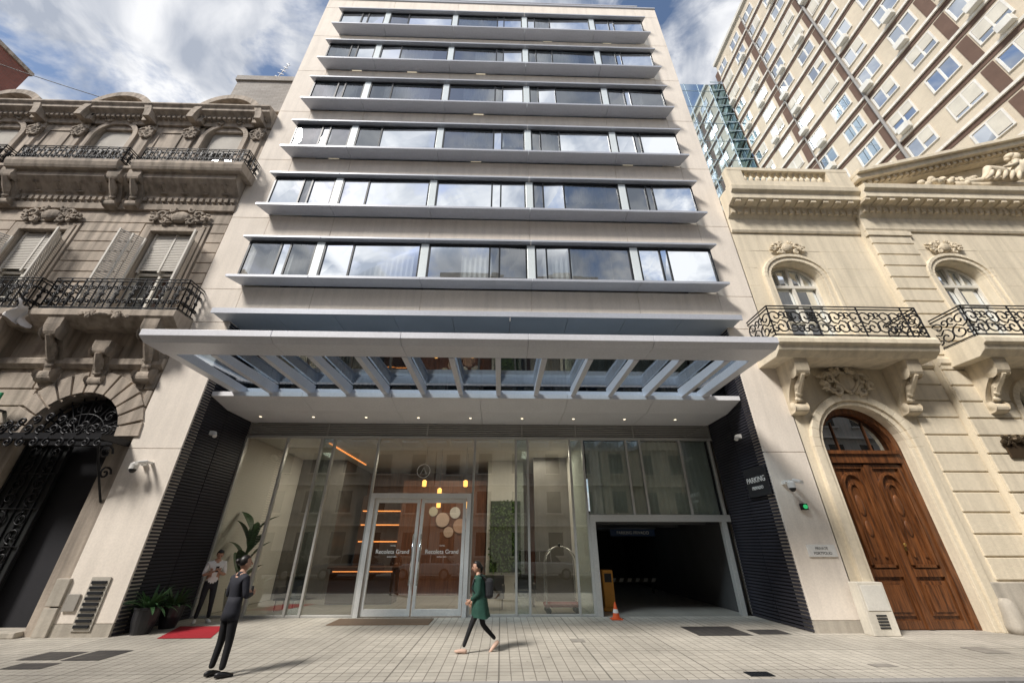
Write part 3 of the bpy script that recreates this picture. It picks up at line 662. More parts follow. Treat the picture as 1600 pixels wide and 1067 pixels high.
for i,c_ in enumerate(cs):
    xr=min(c_+2.1,-10.3)
    railing(ir,(c_-2.2,Y-.72),(xr,Y-.72),8.46,9.62,.46,0); railing(ir,(c_-2.2,Y-.72),(c_-2.2,Y),8.46,9.62,.36,0); railing(ir,(xr,Y-.72),(xr,Y),8.46,9.62,.36,0)
    railing(ir,(c_-2.0,Y-.78),(xr,Y-.78),15.24,16.0,.4,0); railing(ir,(c_-2.0,Y-.78),(c_-2.0,Y),15.24,16.0,.36,0); railing(ir,(xr,Y-.78),(xr,Y),15.24,16.0,.36,0)
ir.make("ironwork",IRON,lb,.021,1)
tr.make("mouldings",STL,lb,bevel=.01); orn.make("carved_ornament",STLD,lb); sh.make("shutters",SHUT,lb); wf.make("window_frames",WFR,lb); gp.make("window_glass",GOLD_W,lb); dkp.make("doorway_shade",DARK,lb)
b=B()
for c_ in cs: pane(b,c_,.85,8.45,12.3,0,Y+.5); pane(b,c_,.8,15.1,17.7,.8,Y+.5)
b.make("window_backs",INT,lb)
b=B(); b.box(-15.2,-10.55,13.2,19,19,25.2); b.box(-15.3,-10.53,13.1,19.1,25.2,25.6); b.make("roof_block",tilemat("grey_brick",(.40,.37,.34),(.34,.31,.28),(.26,.24,.22),.35,.14,.01,.5,.9,.3,bars=True),lb)
ant=empty("roof_antenna"); c=Cv(); c.add([(-14.2,14,25.6),(-13.6,14,28.6)]); 
for i in range(7): 
    t=.3+i*.11; x=-14.2+.6*t; z=25.6+3.0*t; c.add([(x-.3+.03*i,14,z+.1),(x+.3-.03*i,14,z-.1)])
c.make("mast",mat("ant_metal",(.3,.3,.3),.4,.5),ant,.022,1)
fl=empty("flag"); b=B(); b.tube([(-14.6,11.4,7.9),(-14.9,10.3,8.8)],.02,6); b.make("pole",DKF,fl)
b=B(); pts=[]
for i in range(13):
    for j in range(9):
        u=i/12; v=j/8; pts.append((-14.85+.12*u+.09*math.sin(v*5+u*3)+.08*v,10.35+.42*u+.13*math.sin(u*11+v*4)*v,8.6-.42*u-.7*v*(1-.45*u)+.05*math.sin(u*14)))
b.add(pts,[(i*9+j,(i+1)*9+j,(i+1)*9+j+1,i*9+j+1) for i in range(12) for j in range(8)]); b.make("cloth",mat("flag_cloth",(.65,.62,.6),.9),fl,smooth=True)
e=empty("green_sign"); b=B(); b.box(-14.75,-14.25,10.9,10.96,5.05,5.75); b.make("panel",mat("green_panel",(.02,.22,.09),.4,emit=.05),e,bevel=.01); b=B(); b.box(-14.55,-14.45,10.96,11.45,5.3,5.36); b.make("bracket",DKF,e)
e=empty("red_brick_building"); b=B(); b.box(-48,-35.6,8,17.6,0,33); b.make("walls",tilemat("red_brick",(.30,.10,.07),(.24,.08,.06),(.2,.16,.14),.25,.08,.008,.5,.9,.3,bars=True),e)
b=B(); b.box(-48.1,-35.5,7.9,17.7,33,33.3); b.make("coping",STL,e)
e=empty("overhead_cable"); c=Cv(); c.add([(-33+i*2.6,12.5,27.4-1.15*i*.9-.02*(8-i)*i) for i in range(9)]); c.make("wire",BLACK,e,.02)
# ---------------------------------------------------------------- RIGHT building
rb=empty("cream_stone_palace"); Y=11.4
w=B(); gp=B(); tr=B(); orn=B(); wf=B(); ir=Cv(); cr=B(); cor=B()
dop=(10.8,1.27,0,4.45,1.27); w1=(10.8,.95,7.7,10.6,.75)
wall(w,8.92,14.1,0,7.2,Y,[dop],.55); wall(w,8.92,14.1,7.2,13.4,Y,[w1],.45)
Y2=11.2; w2=(16.8,.95,7.7,10.6,.75); g2=(16.8,.8,1.2,5.6,.8); w3=(22.8,.95,7.7,10.6,.75); g3=(22.8,.8,1.2,5.6,.8)
wall(w,14.1,29.9,0,7.2,Y2,[g2,g3],.45); wall(w,14.1,29.9,7.2,13.4,Y2,[w2,w3],.45)
w.poly([(14.1,Y2,0),(14.1,Y,0),(14.1,Y,13.4),(14.1,Y2,13.4)])
w.box(8.92,29.9,Y+.6,25,0,14.6)
w.make("walls",STR,rb)
courses(cr,14.12,15.75,1.1,13.2,.52,Y2,.07,[],.3,.05,joint=None)
courses(cr,17.95,20.2,1.1,7.0,.52,Y2,.05,[],.3,.05)
courses(cr,15.75,17.95,1.1,7.0,.52,Y2,.05,[g2],.4,.05)
courses(cr,12.75,14.08,1.1,7.0,.52,Y,.04,[dop],.5,.045)
cr.make("rustication",STR,rb,bevel=.015)
cr=B(); courses(cr,8.95,14.08,7.8,12.7,.82,Y,.008,[w1],.5,.006,joint=1.6); courses(cr,15.8,20.2,7.8,12.7,.82,Y2,.008,[w2],.5,.006,joint=1.6); cr.make("ashlar",STR,rb)
b=B(); b.box(8.92,9.2,Y-.1,Y+.02,0,1.05); b.box(12.45,14.1,Y-.1,Y+.02,0,1.05); b.box(14.1,29.8,Y2-.12,Y2+.02,0,1.05); b.make("plinth",BASE,rb,bevel=.02)
b=B(); b.lathe([(.22,0),(.24,.15),(.18,.4),(.16,.6),(.08,.72)],12.5,Y-.2,14); b.make("guard_stone",BASE,rb,smooth=True)
for cx,yy,op in ((10.8,Y,w1),(16.8,Y2,w2),(22.8,Y2,w3)):
    trim(tr,cx,.97,7.7,10.6,.77,.16,yy-.08,yy+.02); trim(tr,cx,1.13,7.7,10.6,.93,.12,yy-.13,yy+.02)
    ornament(orn,cx,11.95,yy-.08,1.3,.75,int(cx*9),16)
    pane(gp,cx,.95,7.7,10.6,.75,yy+.4)
    trim(wf,cx,.85,7.7,10.6,.65,.1,yy+.3,yy+.39); wf.box(cx-.05,cx+.05,yy+.29,yy+.39,7.7,11.28); wf.box(cx-.85,cx+.85,yy+.28,yy+.38,10.35,10.47)
    for sg in (-1,1): wf.box(cx+sg*.45-.02,cx+sg*.45+.02,yy+.3,yy+.38,10.47,11.1); 
    for zz in (8.9,9.6): wf.box(cx-.85,cx+.85,yy+.31,yy+.38,zz,zz+.04)
    yb=yy-1.15; bw=2.5 if cx<14 else 2.35
    cor.prism([(yy,6.95),(yy-.9,6.95),(yb+.05,7.1),(yb,7.25),(yb-.08,7.3),(yb-.08,7.45),(yb,7.55),(yy,7.55)],'x',cx-bw,cx+bw)
    bw-=.08
    for a,c2 in (((cx-bw,yb+.06),(cx+bw,yb+.06)),((cx-bw,yb+.06),(cx-bw,yy)),((cx+bw,yb+.06),(cx+bw,yy))): railing(ir,a,c2,7.57,8.66,.5,1)
    for sg in (-1,1):
        console(orn,cx+sg*1.75,.42,yy,6.95,1.55,.85)
ornament(orn,10.85,6.45,Y-.14,1.7,1.15,77,34)
for sg in (-1,1):
    sp=[(10.85+sg*(.42*math.sin(t)**3)*1.0,6.5+.36*(math.cos(t)-.35*math.cos(2*t)-.12*math.cos(3*t))) for t in [pi*i/14 for i in range(15)]]
    orn.tube([(p[0],Y-.2,p[1]) for p in sp],.05,6,ref=(0,1,0))
trim(tr,10.8,1.28,0,4.45,1.28,.14,Y-.05,Y+.02); trim(tr,10.8,1.42,0,4.45,1.42,.22,Y-.12,Y+.02)
trim(tr,16.8,.82,1.2,5.6,.82,.2,Y2-.1,Y2+.02); pane(gp,16.8,.8,1.2,5.6,.8,Y2+.4); pane(gp,22.8,.8,1.2,5.6,.8,Y2+.4)
trim(wf,16.8,.7,1.2,5.6,.7,.1,Y2+.3,Y2+.39); wf.box(16.75,16.85,Y2+.3,Y2+.39,1.2,6.3); wf.box(16.1,17.5,Y2+.3,Y2+.38,5.5,5.6)
dd=B(); pane(dd,10.8,1.27,0,4.45,1.27,Y+.53); trim(dd,10.8,1.1,0,4.45,1.1,.17,Y+.25,Y+.5)
dd.box(9.7,11.9,Y+.22,Y+.5,4.05,4.3); dd.box(9.68,11.92,Y+.16,Y+.5,4.3,4.4)
for sg in (-1,1):
    a=10.8+sg*.03; c2=10.8+sg*1.09; x0,x1=min(a,c2),max(a,c2)
    dd.box(x0,x1,Y+.36,Y+.5,0,4.04)
    m=(x0+x1)/2; hw=.36
    dd.box(x0,x0+.13,Y+.30,Y+.36,.02,4.0); dd.box(x1-.13,x1,Y+.30,Y+.36,.02,4.0)
    for z0,z1 in ((.02,.2),(1.15,1.32),(3.9,4.0)): dd.box(x0+.13,x1-.13,Y+.30,Y+.36,z0,z1)
    trim(dd,m,hw-.08,1.42,3.3,.42,.07,Y+.28,Y+.36); dd.box(m-hw+.08,m+hw-.08,Y+.28,Y+.36,1.36,1.43)
    trim(dd,m,hw-.22,1.6,3.15,.3,.05,Y+.31,Y+.36)
    dd.ell((m,Y+.34,2.9),.1,.05,.28,10,8); dd.ell((m,Y+.34,2.3),.08,.04,.2,10,8)
    dd.box(m-hw+.03,m+hw-.03,Y+.31,Y+.36,.3,1.05); dd.box(m-hw+.1,m+hw-.1,Y+.28,Y+.31,.38,.97)
dd.box(10.72,10.88,Y+.26,Y+.30,.02,4.0)
dd.make("carriage_door",WOOD,rb,bevel=.012)
b=B(); pane(b,10.8,1.08,4.42,4.5,1.0,Y+.42); b.make("fanlight_glass",GOLD_W,rb); b=B(); 
for t in (-.5,.5): b.box(10.8+t-.02,10.8+t+.02,Y+.38,Y+.41,4.45,5.3)
b.make("fanlight_bars",WOOD,rb)
b=B(); b.ell((10.95,Y+.22,1.9),.04,.03,.04,10,8); b.box(10.93,10.97,Y+.245,Y+.26,1.75,1.85); b.make("door_knob",mat("brass",(.6,.4,.12),.3,1),rb)
cornice(cor,8.92,14.1,Y,[(.06,12.75),(.1,12.85),(.1,13.4),(.2,13.5),(.35,13.85),(.7,13.95),(.7,14.2),(.82,14.3),(.85,14.5),(.3,14.66)])
cornice(cor,14.1,30,Y2,[(.06,12.75),(.1,12.85),(.1,13.4),(.2,13.5),(.35,13.85),(.7,13.95),(.7,14.2),(.82,14.3),(.85,14.5),(.3,14.66)])
cornice(cor,8.92,14.1,Y,[(.05,7.0),(.12,7.08),(.12,7.25),(.05,7.3)])
cornice(cor,14.1,30,Y2,[(.05,7.0),(.12,7.08),(.12,7.25),(.05,7.3)])
x=9.0
while x<29.5:
    yy=Y if x<14 else Y2; orn.box(x,x+.14,yy-.33,yy-.1,13.55,13.78); x+=.26
x=9.05
while x<29.5:
    yy=Y if x<14 else Y2; orn.box(x,x+.2,yy-.66,yy-.2,13.82,13.945); x+=.5
cor.box(14.06,15.82,Y2-.12,Y2+.02,12.5,12.7)
yb=Y-.80
b=B(); b.box(9.0,14.0,yb,yb+.4,14.51,14.80); b.box(9.0,14.0,yb,yb+.35,15.40,15.56); b.box(9.0,9.6,yb+.01,yb+.34,14.80,15.40); b.box(13.1,13.98,yb+.01,yb+.34,14.80,15.40)
x=9.75
while x<13.05:
    b.lathe([(.07,0),(.07,.05),(.04,.09),(.09,.2),(.1,.27),(.05,.4),(.04,.48),(.07,.56),(.07,.6)],x,yb+.17,8,14.80); x+=.26
b.make("balustrade",STR,rb)
ax0,az0,ax1,az1=14.3,14.7,24.5,17.75
b=B(); b.prism([(ax0,az0-.05),(ax1,az1),(34.7,az0-.05)],'y',Y2+.05,Y2+.5); b.make("tympanum",STR,rb)
def rake(bb,x0,z0,x1,z1,y0,y1,t0,t1):
    bb.prism([(x0,z0+t0),(x1,z1+t0),(x1,z1+t1),(x0,z0+t1)],'y',y0,y1)
for sgn in (0,1):
    A=(ax0-.1,az0,ax1,az1) if sgn==0 else (ax1,az1,34.8,az0)
    rake(cor,*A,Y2-.35,Y2+.5,.0,.22); rake(cor,*A,Y2-.7,Y2+.5,.225,.45); rake(cor,*A,Y2-.85,Y2+.5,.455,.62)
n=34
for i in range(n):
    t=(i+.5)/n; x=ax0+(ax1-ax0)*t; z=az0+(az1-az0)*t; orn.box(x,x+.15,Y2-.55,Y2-.2,z+.08,z+.2)
cor.box(ax0-.3,ax0+.9,Y2-.3,Y2+.6,14.66,15.2)
sk=B()
def reclining(x0,sg,yo=-.58,s=1.0,zo=14.78):
    P=lambda u,v,d=0:(x0+sg*u*s,Y2+yo-d*s,zo+v*s)
    R=lambda l:[q*s for q in l]
    sk.tube([P(-.05,.3),P(.3,.5,.1),P(.6,.85,.1),P(.75,1.15,.05),P(.8,1.27,.05)],R([.20,.25,.28,.2,.09]),12,ref=(0,1,0))
    sk.ell(P(.88,1.47,.1),.14*s,.15*s,.18*s,12,10); sk.ell(P(.8,1.55,.05),.16*s,.16*s,.14*s,10,8); sk.ell(P(.7,1.45,.0),.08*s,.08*s,.09*s,8,6)
    sk.tube([P(0,.35,.1),P(-.35,.6,.15),P(-.65,.72,.15),P(-.85,.4,.14),P(-1.15,.12,.1)],R([.2,.18,.13,.1,.05]),10,ref=(0,1,0))
    sk.tube([P(0,.3),P(-.6,.28),P(-1.2,.18,.05),P(-1.7,.12,.05),P(-1.85,.2,.1)],R([.2,.17,.12,.06,.05]),10,ref=(0,1,0))
    sk.tube([P(.78,1.1,.18),P(1.02,.85,.25),P(1.2,.55,.25),P(1.3,.35,.22)],R([.12,.09,.07,.05]),8,ref=(0,1,0)); sk.tube([P(.55,1.1,.2),P(.3,.85,.3),P(.0,.72,.3),P(-.2,.7,.28)],R([.11,.08,.06,.04]),8,ref=(0,1,0))
    for k in range(5): sk.tube([P(.2-.25*k,.45,.3),P(.0-.25*k,.2,.32),P(-.05-.3*k,.02,.3)],R([.05,.07,.04]),6,ref=(0,1,0))
    sk.tube([P(-2.1,.03),P(1.4,.03)],R([.12,.16]),8)
reclining(20.6,1,s=1.15); reclining(28,-1); ornament(sk,24,16,Y2-.1,3.0,2.0,3,60)
for i in range(30):
    sk.ell((17.0+random.random()*2.2,Y2-.45-random.random()*.2,14.8+random.random()*.4),.08+.1*random.random(),.12,.08+.08*random.random(),8,6)
sk.make("pediment_sculpture",STR2,rb,smooth=True)
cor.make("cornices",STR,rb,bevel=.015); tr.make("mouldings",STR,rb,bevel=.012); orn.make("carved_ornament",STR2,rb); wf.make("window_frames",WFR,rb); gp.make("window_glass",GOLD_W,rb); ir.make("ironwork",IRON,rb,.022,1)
b=B(); 
for cx in (10.8,16.8,22.8): pane(b,cx,.95,7.7,10.6,.75,(Y if cx<14 else Y2)+.6)
for cx in (16.8,22.8): pane(b,cx,.8,1.2,5.6,.8,Y2+.6)
b.make("window_backs",INT,rb)
e=empty("bronze_plaque"); b=B(); b.box(14.65,15.35,Y2-.13,Y2-.075,4.1,4.6); b.make("plate",mat("bronze",(.09,.06,.035),.5,.6),e,bevel=.02); b=B(); ornament(b,15,4.62,Y2-.14,.8,.35,5,12); b.make("relief",mat("bronze2",(.07,.05,.03),.5,.6),e)
# ---------------------------------------------------------------- TOWER
tw=empty("apartment_tower"); TX=30.0
BEI=tilemat("beige_brick",(.64,.56,.44),(.60,.52,.41),(.54,.48,.38),.26,.08,.006,.5,.9,.15,bars=True)
BRN=mat("brown_panel",(.13,.08,.06),.85,noise=.2)
b=B(); b.box(TX,TX+16,6,30.6,0,62.6); b.make("walls",BEI,tw)
wh=B(); br=B(); gl=B(); fr=B(); ac=B(); al=B()
for k in range(20):
    z=2.0+3.0*k
    wh.box(TX-.16,TX,6,30.6,z-.14,z+.06)
    br.box(TX-.04,TX,6,30.6,z-.50,z-.145)
    ycol=8.5
    j=0
    while ycol<30:
        y0=ycol-.85; y1=ycol+.85
        gl.poly([(TX-.03,y0,z+.85),(TX-.03,y1,z+.85),(TX-.03,y1,z+2.2),(TX-.03,y0,z+2.2)])
        for a,c2,p,q in ((y0-.07,y0+.03,z+.8,z+2.27),(y1-.03,y1+.07,z+.8,z+2.27),(ycol-.05,ycol+.05,z+.87,z+2.18),(y0+.03,y1-.03,z+.8,z+.87),(y0+.03,y1-.03,z+2.18,z+2.27)): fr.box(TX-.09,TX,a,c2,p,q)
        rr=random.random()
        if rr<.5: al.box(TX-.08,TX-.035,y0+.04,ycol-.06 if rr<.25 else y1-.04,z+1.6-random.random()*.7,z+2.17)
        if random.random()<.3: 
            yy=y0+random.random(); ac.box(TX-.55,TX-.17,yy,yy+.8,z+.10,z+.64)
        if j%2==1: br.box(TX-.035,TX,y1+.2,y1+.9,z+.1,z+2.35)
        ycol+=3.0; j+=1
wh.make("floor_bands",mat("band_white",(.74,.71,.65),.8,streak=.2),tw); br.make("brown_bands",BRN,tw); gl.make("window_glass",glass("tower_glass",(.2,.21,.22),.06,.7),tw); fr.make("window_frames",mat("twr_frame",(.7,.68,.64),.6),tw); ac.make("air_conditioners",mat("ac_white",(.65,.64,.6),.6),tw,bevel=.02); al.make("roller_blinds",mat("blind",(.58,.55,.48),.8),tw)
b=B(); b.tube([(TX-.25,18.5,10),(TX-.25,18.5,62)],.1,8); b.tube([(TX-.2,24.3,10),(TX-.2,24.3,62)],.06,8); b.make("drain_pipes",mat("pipe",(.25,.24,.23),.5),tw)
b=B(); b.box(TX-.3,TX+16,5.8,30.7,62.6,63.1); b.make("parapet",mat("band_white2",(.62,.60,.55),.8),tw)
b=B()
for k in range(20):
    for i in range(5): b.box(TX+1+i*3,TX+2.9+i*3,5.96,6,2.75+3*k,4.25+3*k)
b.make("street_windows",DKF,tw)
gt=empty("glass_office_tower"); GT=mat("curtain_wall_glass",(.62,.74,.82),.04,1.0,noise=.10,nscale=.5,bump=.03,bscale=.5); GT2=mat("curtain_wall_glass_reflection",(.16,.25,.28),.06,1.0,noise=.25,nscale=.4)  # side glass darkened: the apartment tower's reflection is put into its colour
b=B(); b.box(12,29.9,31.0,45,0,57.8); b.make("core",mat("core_dark",(.06,.10,.12),.7),gt)
b=B(); b.poly([(12,30.8,0),(28.2,30.8,0),(28.2,30.8,58.4),(12,30.8,58.4)]); b.make("curtain_wall",GT,gt)
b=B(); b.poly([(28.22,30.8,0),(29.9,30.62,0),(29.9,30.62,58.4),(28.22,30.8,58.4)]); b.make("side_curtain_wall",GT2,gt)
b=B()
for i in range(0,10): x=12+i*1.8; b.box(x-.025,x+.025,30.76,30.8,0,58.5)
for k in range(17): b.box(12,28.2,30.77,30.8,3.5*k+.8,3.5*k+.85)
for k in range(34): b.box(28.22,29.85,30.58,30.6,1.75*k+.8,1.75*k+1.0)
b.make("mullions",mat("mull",(.20,.27,.32),.5,.1),gt)
# ---------------------------------------------------------------- opposite side (seen in reflections)
def oppo(name,x0,x1,h,col,fh=3.2):
    e=empty(name); b=B(); b.box(x0,x1,-22,-8,0,h); b.make("walls",mat(name+"_wall",col,.9,noise=.1,streak=.2),e)
    w=B(); s=B(); n=int((x1-x0)/2.6); k=0
    z=.3
    while z<h-3:
        for i in range(n):
            cx=x0+(i+.5)*(x1-x0)/n; w.box(cx-.6,cx+.6,-8.0,-7.985,z+.8,z+2.5); s.box(cx-.75,cx+.75,-7.99,-7.8,z+.66,z+.78)
        s.box(x0,x1,-7.99,-7.7,z+fh-.25,z+fh-.1); z+=fh
    s.box(x0-.1,x1+.1,-22,-7.6,h,h+.5)
    w.make("windows",mat(name+"_glass",(.03,.035,.04),.1,spec=.7),e); s.make("trim",mat(name+"_trim",tuple(min(1,c*1.25) for c in col),.8),e)
oppo("brick_apartment_building",-60,-24,24,(.36,.25,.19)); oppo("stone_apartment_building",-23.9,-6,19,(.52,.47,.40)); oppo("plain_apartment_building",-5.9,9,24,(.60,.57,.52)); oppo("corner_apartment_building",9.1,26,17,(.46,.41,.34)); oppo("grey_apartment_building",26.1,60,25,(.40,.39,.39))
def car(name,cx,cy,col,suv=False,flip=1):
    e=empty(name,(cx,cy,-.13)); h=1.65 if suv else 1.45; L=2.15
    body=[(-L,.35),(-L-.02,.6),(-L+.08,.9 if suv else .82),(-1.1,1.0 if suv else .93),(.9,1.02 if suv else .95),(L-.1,1.0 if suv else .9),(L,.6),(L-.05,.32)]
    b=B(); 
    prof=[(x*flip,z) for x,z in body]
    b.prism(prof,'y',-.87,.87); b.make("body",mat(name+"_paint",col,.25,.2,noise=.02,spec=.6),e,bevel=.07)
    cab=[(-1.15,.95),(-.45,h-.06),(-.25,h),(1.1,h),(1.3,h-.08),(1.95 if suv else 1.75,.97)]
    vs=[]
    for x,z in cab:
        t=(z-.95)/(h-.95); vs.append((x*flip,-(.80-.14*t),z))
    n=len(vs); vs+= [(p[0],-p[1],p[2]) for p in vs]
    b=B(); b.add(vs,[tuple(range(n)),tuple(range(n,2*n))[::-1]]+[(i,(i+1)%n,n+(i+1)%n,n+i) for i in range(n)]); b.make("windows",mat(name+"_glass",(.02,.022,.025),.08,spec=.8),e,bevel=.03)
    b=B(); b.box(min(-.3*flip,1.15*flip),max(-.3*flip,1.15*flip),-.64,.64,h-.02,h+.025)
    for sx in (-.4,.35,1.2): 
        for sy in (-1,1): b.tube([(sx*flip,sy*.82,.95),(sx*flip*.95,sy*.675,h-.02)],.035,6)
    b.make("roof_and_pillars",mat(name+"_paint2",col,.25,.2),e,bevel=.02)
    b=B(); r=B()
    for sx in (-1.35,1.3):
        for sy in (-1,1):
            b.tube([(sx*flip,sy*.70,.33),(sx*flip,sy*.90,.33)],.33,24); r.tube([(sx*flip,sy*.9,.33),(sx*flip,sy*.915,.33)],.21,16)
    b.make("tyres",BLACK,e); r.make("rims",CHROME,e)
    b=B(); a_,c_=sorted((-L*flip,(-L+.12)*flip)); b.box(a_-.01,c_,-.8,-.45,.62,.78); b.box(a_-.01,c_,.45,.8,.62,.78); b.make("headlights",WHITE,e)
car("parked_car",-4.9,-1.9,(.68,.69,.70),False,1); car("parked_car",2.9,-1.95,(.66,.66,.66),True,-1); car("parked_car",-15.2,-1.9,(.03,.03,.035),True,1); car("parked_car",-10,-1.9,(.25,.26,.28),False,1)
# ---------------------------------------------------------------- plants
LEAF=mat("leaf_green",(.035,.085,.03),.5,noise=.4,nscale=6)
def leaf(b,base,dirv,L,w,droop=.5,n=7,fold=.25):
    base=Vector(base); d=Vector(dirv).normalized(); side=d.cross(Vector((0,0,1)))
    if side.length<.1: side=Vector((1,0,0))
    side.normalize(); pts=[]; p=base.copy(); v=d.copy()
    for i in range(n+1):
        t=i/n; ww=w*math.sin(pi*min(1,t*.93+.05))**.8
        pts+= [p-side*ww+Vector((0,0,fold*ww)),p.copy(),p+side*ww+Vector((0,0,fold*ww))]
        p=p+v*(L/n); v=(v+Vector((0,0,-droop/n))).normalized()
    b.add(pts,[(i*3+j,i*3+j+1,(i+1)*3+j+1,(i+1)*3+j) for i in range(n) for j in (0,1)])
def potted(name,x,y,h,r,nl,seed):
    rr=random.Random(seed); e=empty(name,(x,y,0)); b=B(); b.lathe([(r*.7,0),(r*.95,h*.5),(r,h),(r*1.05,h),(r*1.05,h-.04),(r*.9,h-.05)],0,0,20); b.make("pot",mat(name+"_pot",(.02,.02,.023),.35),e,smooth=False)
    b=B()
    for i in range(nl):
        a=rr.random()*2*pi; el=rr.uniform(.4,1.4); leaf(b,(.1*math.cos(a),.1*math.sin(a),h-.05),(math.cos(a)*math.cos(el),math.sin(a)*math.cos(el),math.sin(el)),rr.uniform(.35,.6),rr.uniform(.02,.045),rr.uniform(.8,1.8))
    b.make("foliage",LEAF,e)
potted("potted_plant",-8.62,11.75,.55,.27,60,1); potted("potted_plant",-8.55,12.5,.5,.25,60,2)
e=empty("banana_plant",(-8.3,14.7,0)); b=B(); b.lathe([(.2,0),(.28,.5),(.3,.7),(.26,.68)],0,0,18); b.make("pot",WHITE,e)
b=B(); rr=random.Random(8)
for i in range(10):
    a=i*2.4; hh=1.0+.17*i
    leaf(b,(.06*math.cos(a),.06*math.sin(a),hh-.2),(math.cos(a)*.5,math.sin(a)*.35,.9),rr.uniform(.75,1.0),.17,1.1,9)
b.make("leaves",LEAF,e)
b=B(); b.tube([(0,0,.6),(.02,0,1.5),(0,0,2.5)],[.06,.045,.02],8); b.make("stem",LEAF,e)
e=empty("luggage_cart",(1.95,14.6,0)); c=Cv()
for x,y in ((-.5,-.28),(.5,-.28),(-.5,.28),(.5,.28)):
    pts=[(x,y,.28),(x,y,1.35)]+[(x*math.cos(a*pi/16),y*math.cos(a*pi/16),1.35+.5*math.sin(a*pi/16)) for a in range(1,9)]; c.add(pts)
c.make("frame",CHROME,e,.025,3)
b=B(); b.box(-.56,.56,-.33,.33,.2,.28); b.make("deck",mat("cart_carpet",(.2,.03,.03),.9),e,bevel=.02)
b=B()
for x in (-.45,.45):
    for y in (-.25,.25): b.tube([(x,y-.02,.1),(x,y+.02,.1)],.09,12)
b.ell((0,0,1.88),.06,.06,.06); b.make("wheels",BLACK,e)
e=empty("ticket_machine"); b=B(); b.box(3.4,3.75,15.0,15.35,.1,1.15); b.box(3.36,3.79,14.96,15.39,0,.1); b.make("cabinet",mat("barrier_orange",(.6,.27,.04),.5),e,bevel=.02); b=B(); b.box(3.46,3.69,14.985,14.999,.8,1.05); b.make("screen",BLACK,e)
e=empty("traffic_cone",(3.35,13.5,0)); b=B(); b.box(-.15,.15,-.15,.15,.004,.03); b.lathe([(.11,.03),(.02,.42)],0,0,14); b.make("cone",mat("cone_orange",(.75,.12,.03),.5),e)
b=B(); b.lathe([(.085,.16),(.062,.25)],0,0,14); b.make("reflective_band",WHITE,e)
# ---------------------------------------------------------------- PEOPLE
SKIN=mat("skin",(.46,.27,.19),.55,noise=.04); HAIR=mat("hair",(.012,.010,.009),.4,noise=.2)
def skinbody(name,J,E,mats,parent):
    names=list(J); idx={n:i for i,n in enumerate(names)}
    me=bpy.data.meshes.new(name); me.from_pydata([J[n][0] for n in names],[(idx[a],idx[c]) for a,c,_ in E],[])
    o=bpy.data.objects.new(name,me); COL.objects.link(o); o.modifiers.new("skin","SKIN"); 
    sv=me.skin_vertices[0].data if len(me.skin_vertices) else None
    if sv is None:
        bm=bmesh.new(); bm.from_mesh(me); bm.verts.layers.skin.verify(); bm.to_mesh(me); bm.free(); sv=me.skin_vertices[0].data
    for i,n in enumerate(names): sv[i].radius=J[n][1]; sv[i].use_root=(n=='pelvis')
    s=o.modifiers.new("sub","SUBSURF"); s.levels=2; s.render_levels=2
    dg=bpy.context.evaluated_depsgraph_get(); m2=bpy.data.meshes.new_from_object(o.evaluated_get(dg))
    bpy.data.objects.remove(o)
    m2.materials.clear()
    for m in mats: m2.materials.append(m)
    segs=[(Vector(J[a][0]),Vector(J[c][0]),mi) for a,c,mi in E]
    for p in m2.polygons:
        cc=p.center; best=None
        for a,c,mi in segs:
            d=c-a; t=max(0,min(1,(cc-a).dot(d)/max(1e-9,d.length_squared))); q=(cc-(a+d*t)).length
            if best is None or q<best[0]: best=(q,mi)
        p.material_index=best[1]; p.use_smooth=True
    ob=bpy.data.objects.new(name,m2); COL.objects.link(ob); ob.parent=parent; return ob
def hand(parent,w,d,palm_n,name,curl=.8,L=.17,side=1):
    w=Vector(w); d=Vector(d).normalized(); n=Vector(palm_n).normalized(); s=d.cross(n).normalized()
    b=B(); b.tube([w-d*.02,w+d*.03,w+d*.085],[(.022,.026),(.038,.017),(.036,.014)],10,ref=n)
    for i,(off,ln) in enumerate(((-.028,.068),(-.009,.078),(.010,.073),(.028,.056))):
        p=w+d*.08+s*off; a=0; pts=[p]
        for k,f in enumerate((.42,.32,.26)):
            a+=curl*(.5 if k==0 else .7); p=p+(d*math.cos(a)+n*math.sin(a))*ln*f; pts.append(p)
        b.tube(pts,[.0095,.009,.008,.006],8,ref=s)
    p=w+d*.025-s*.03*side; pts=[p,p+(d*.5-s*side*.7+n*.3).normalized()*.035,p+(d*.9-s*side*.5+n*.6).normalized()*.065]
    b.tube(pts,[.013,.011,.008],8,ref=n)
    b.make(name,SKIN,parent,smooth=True)
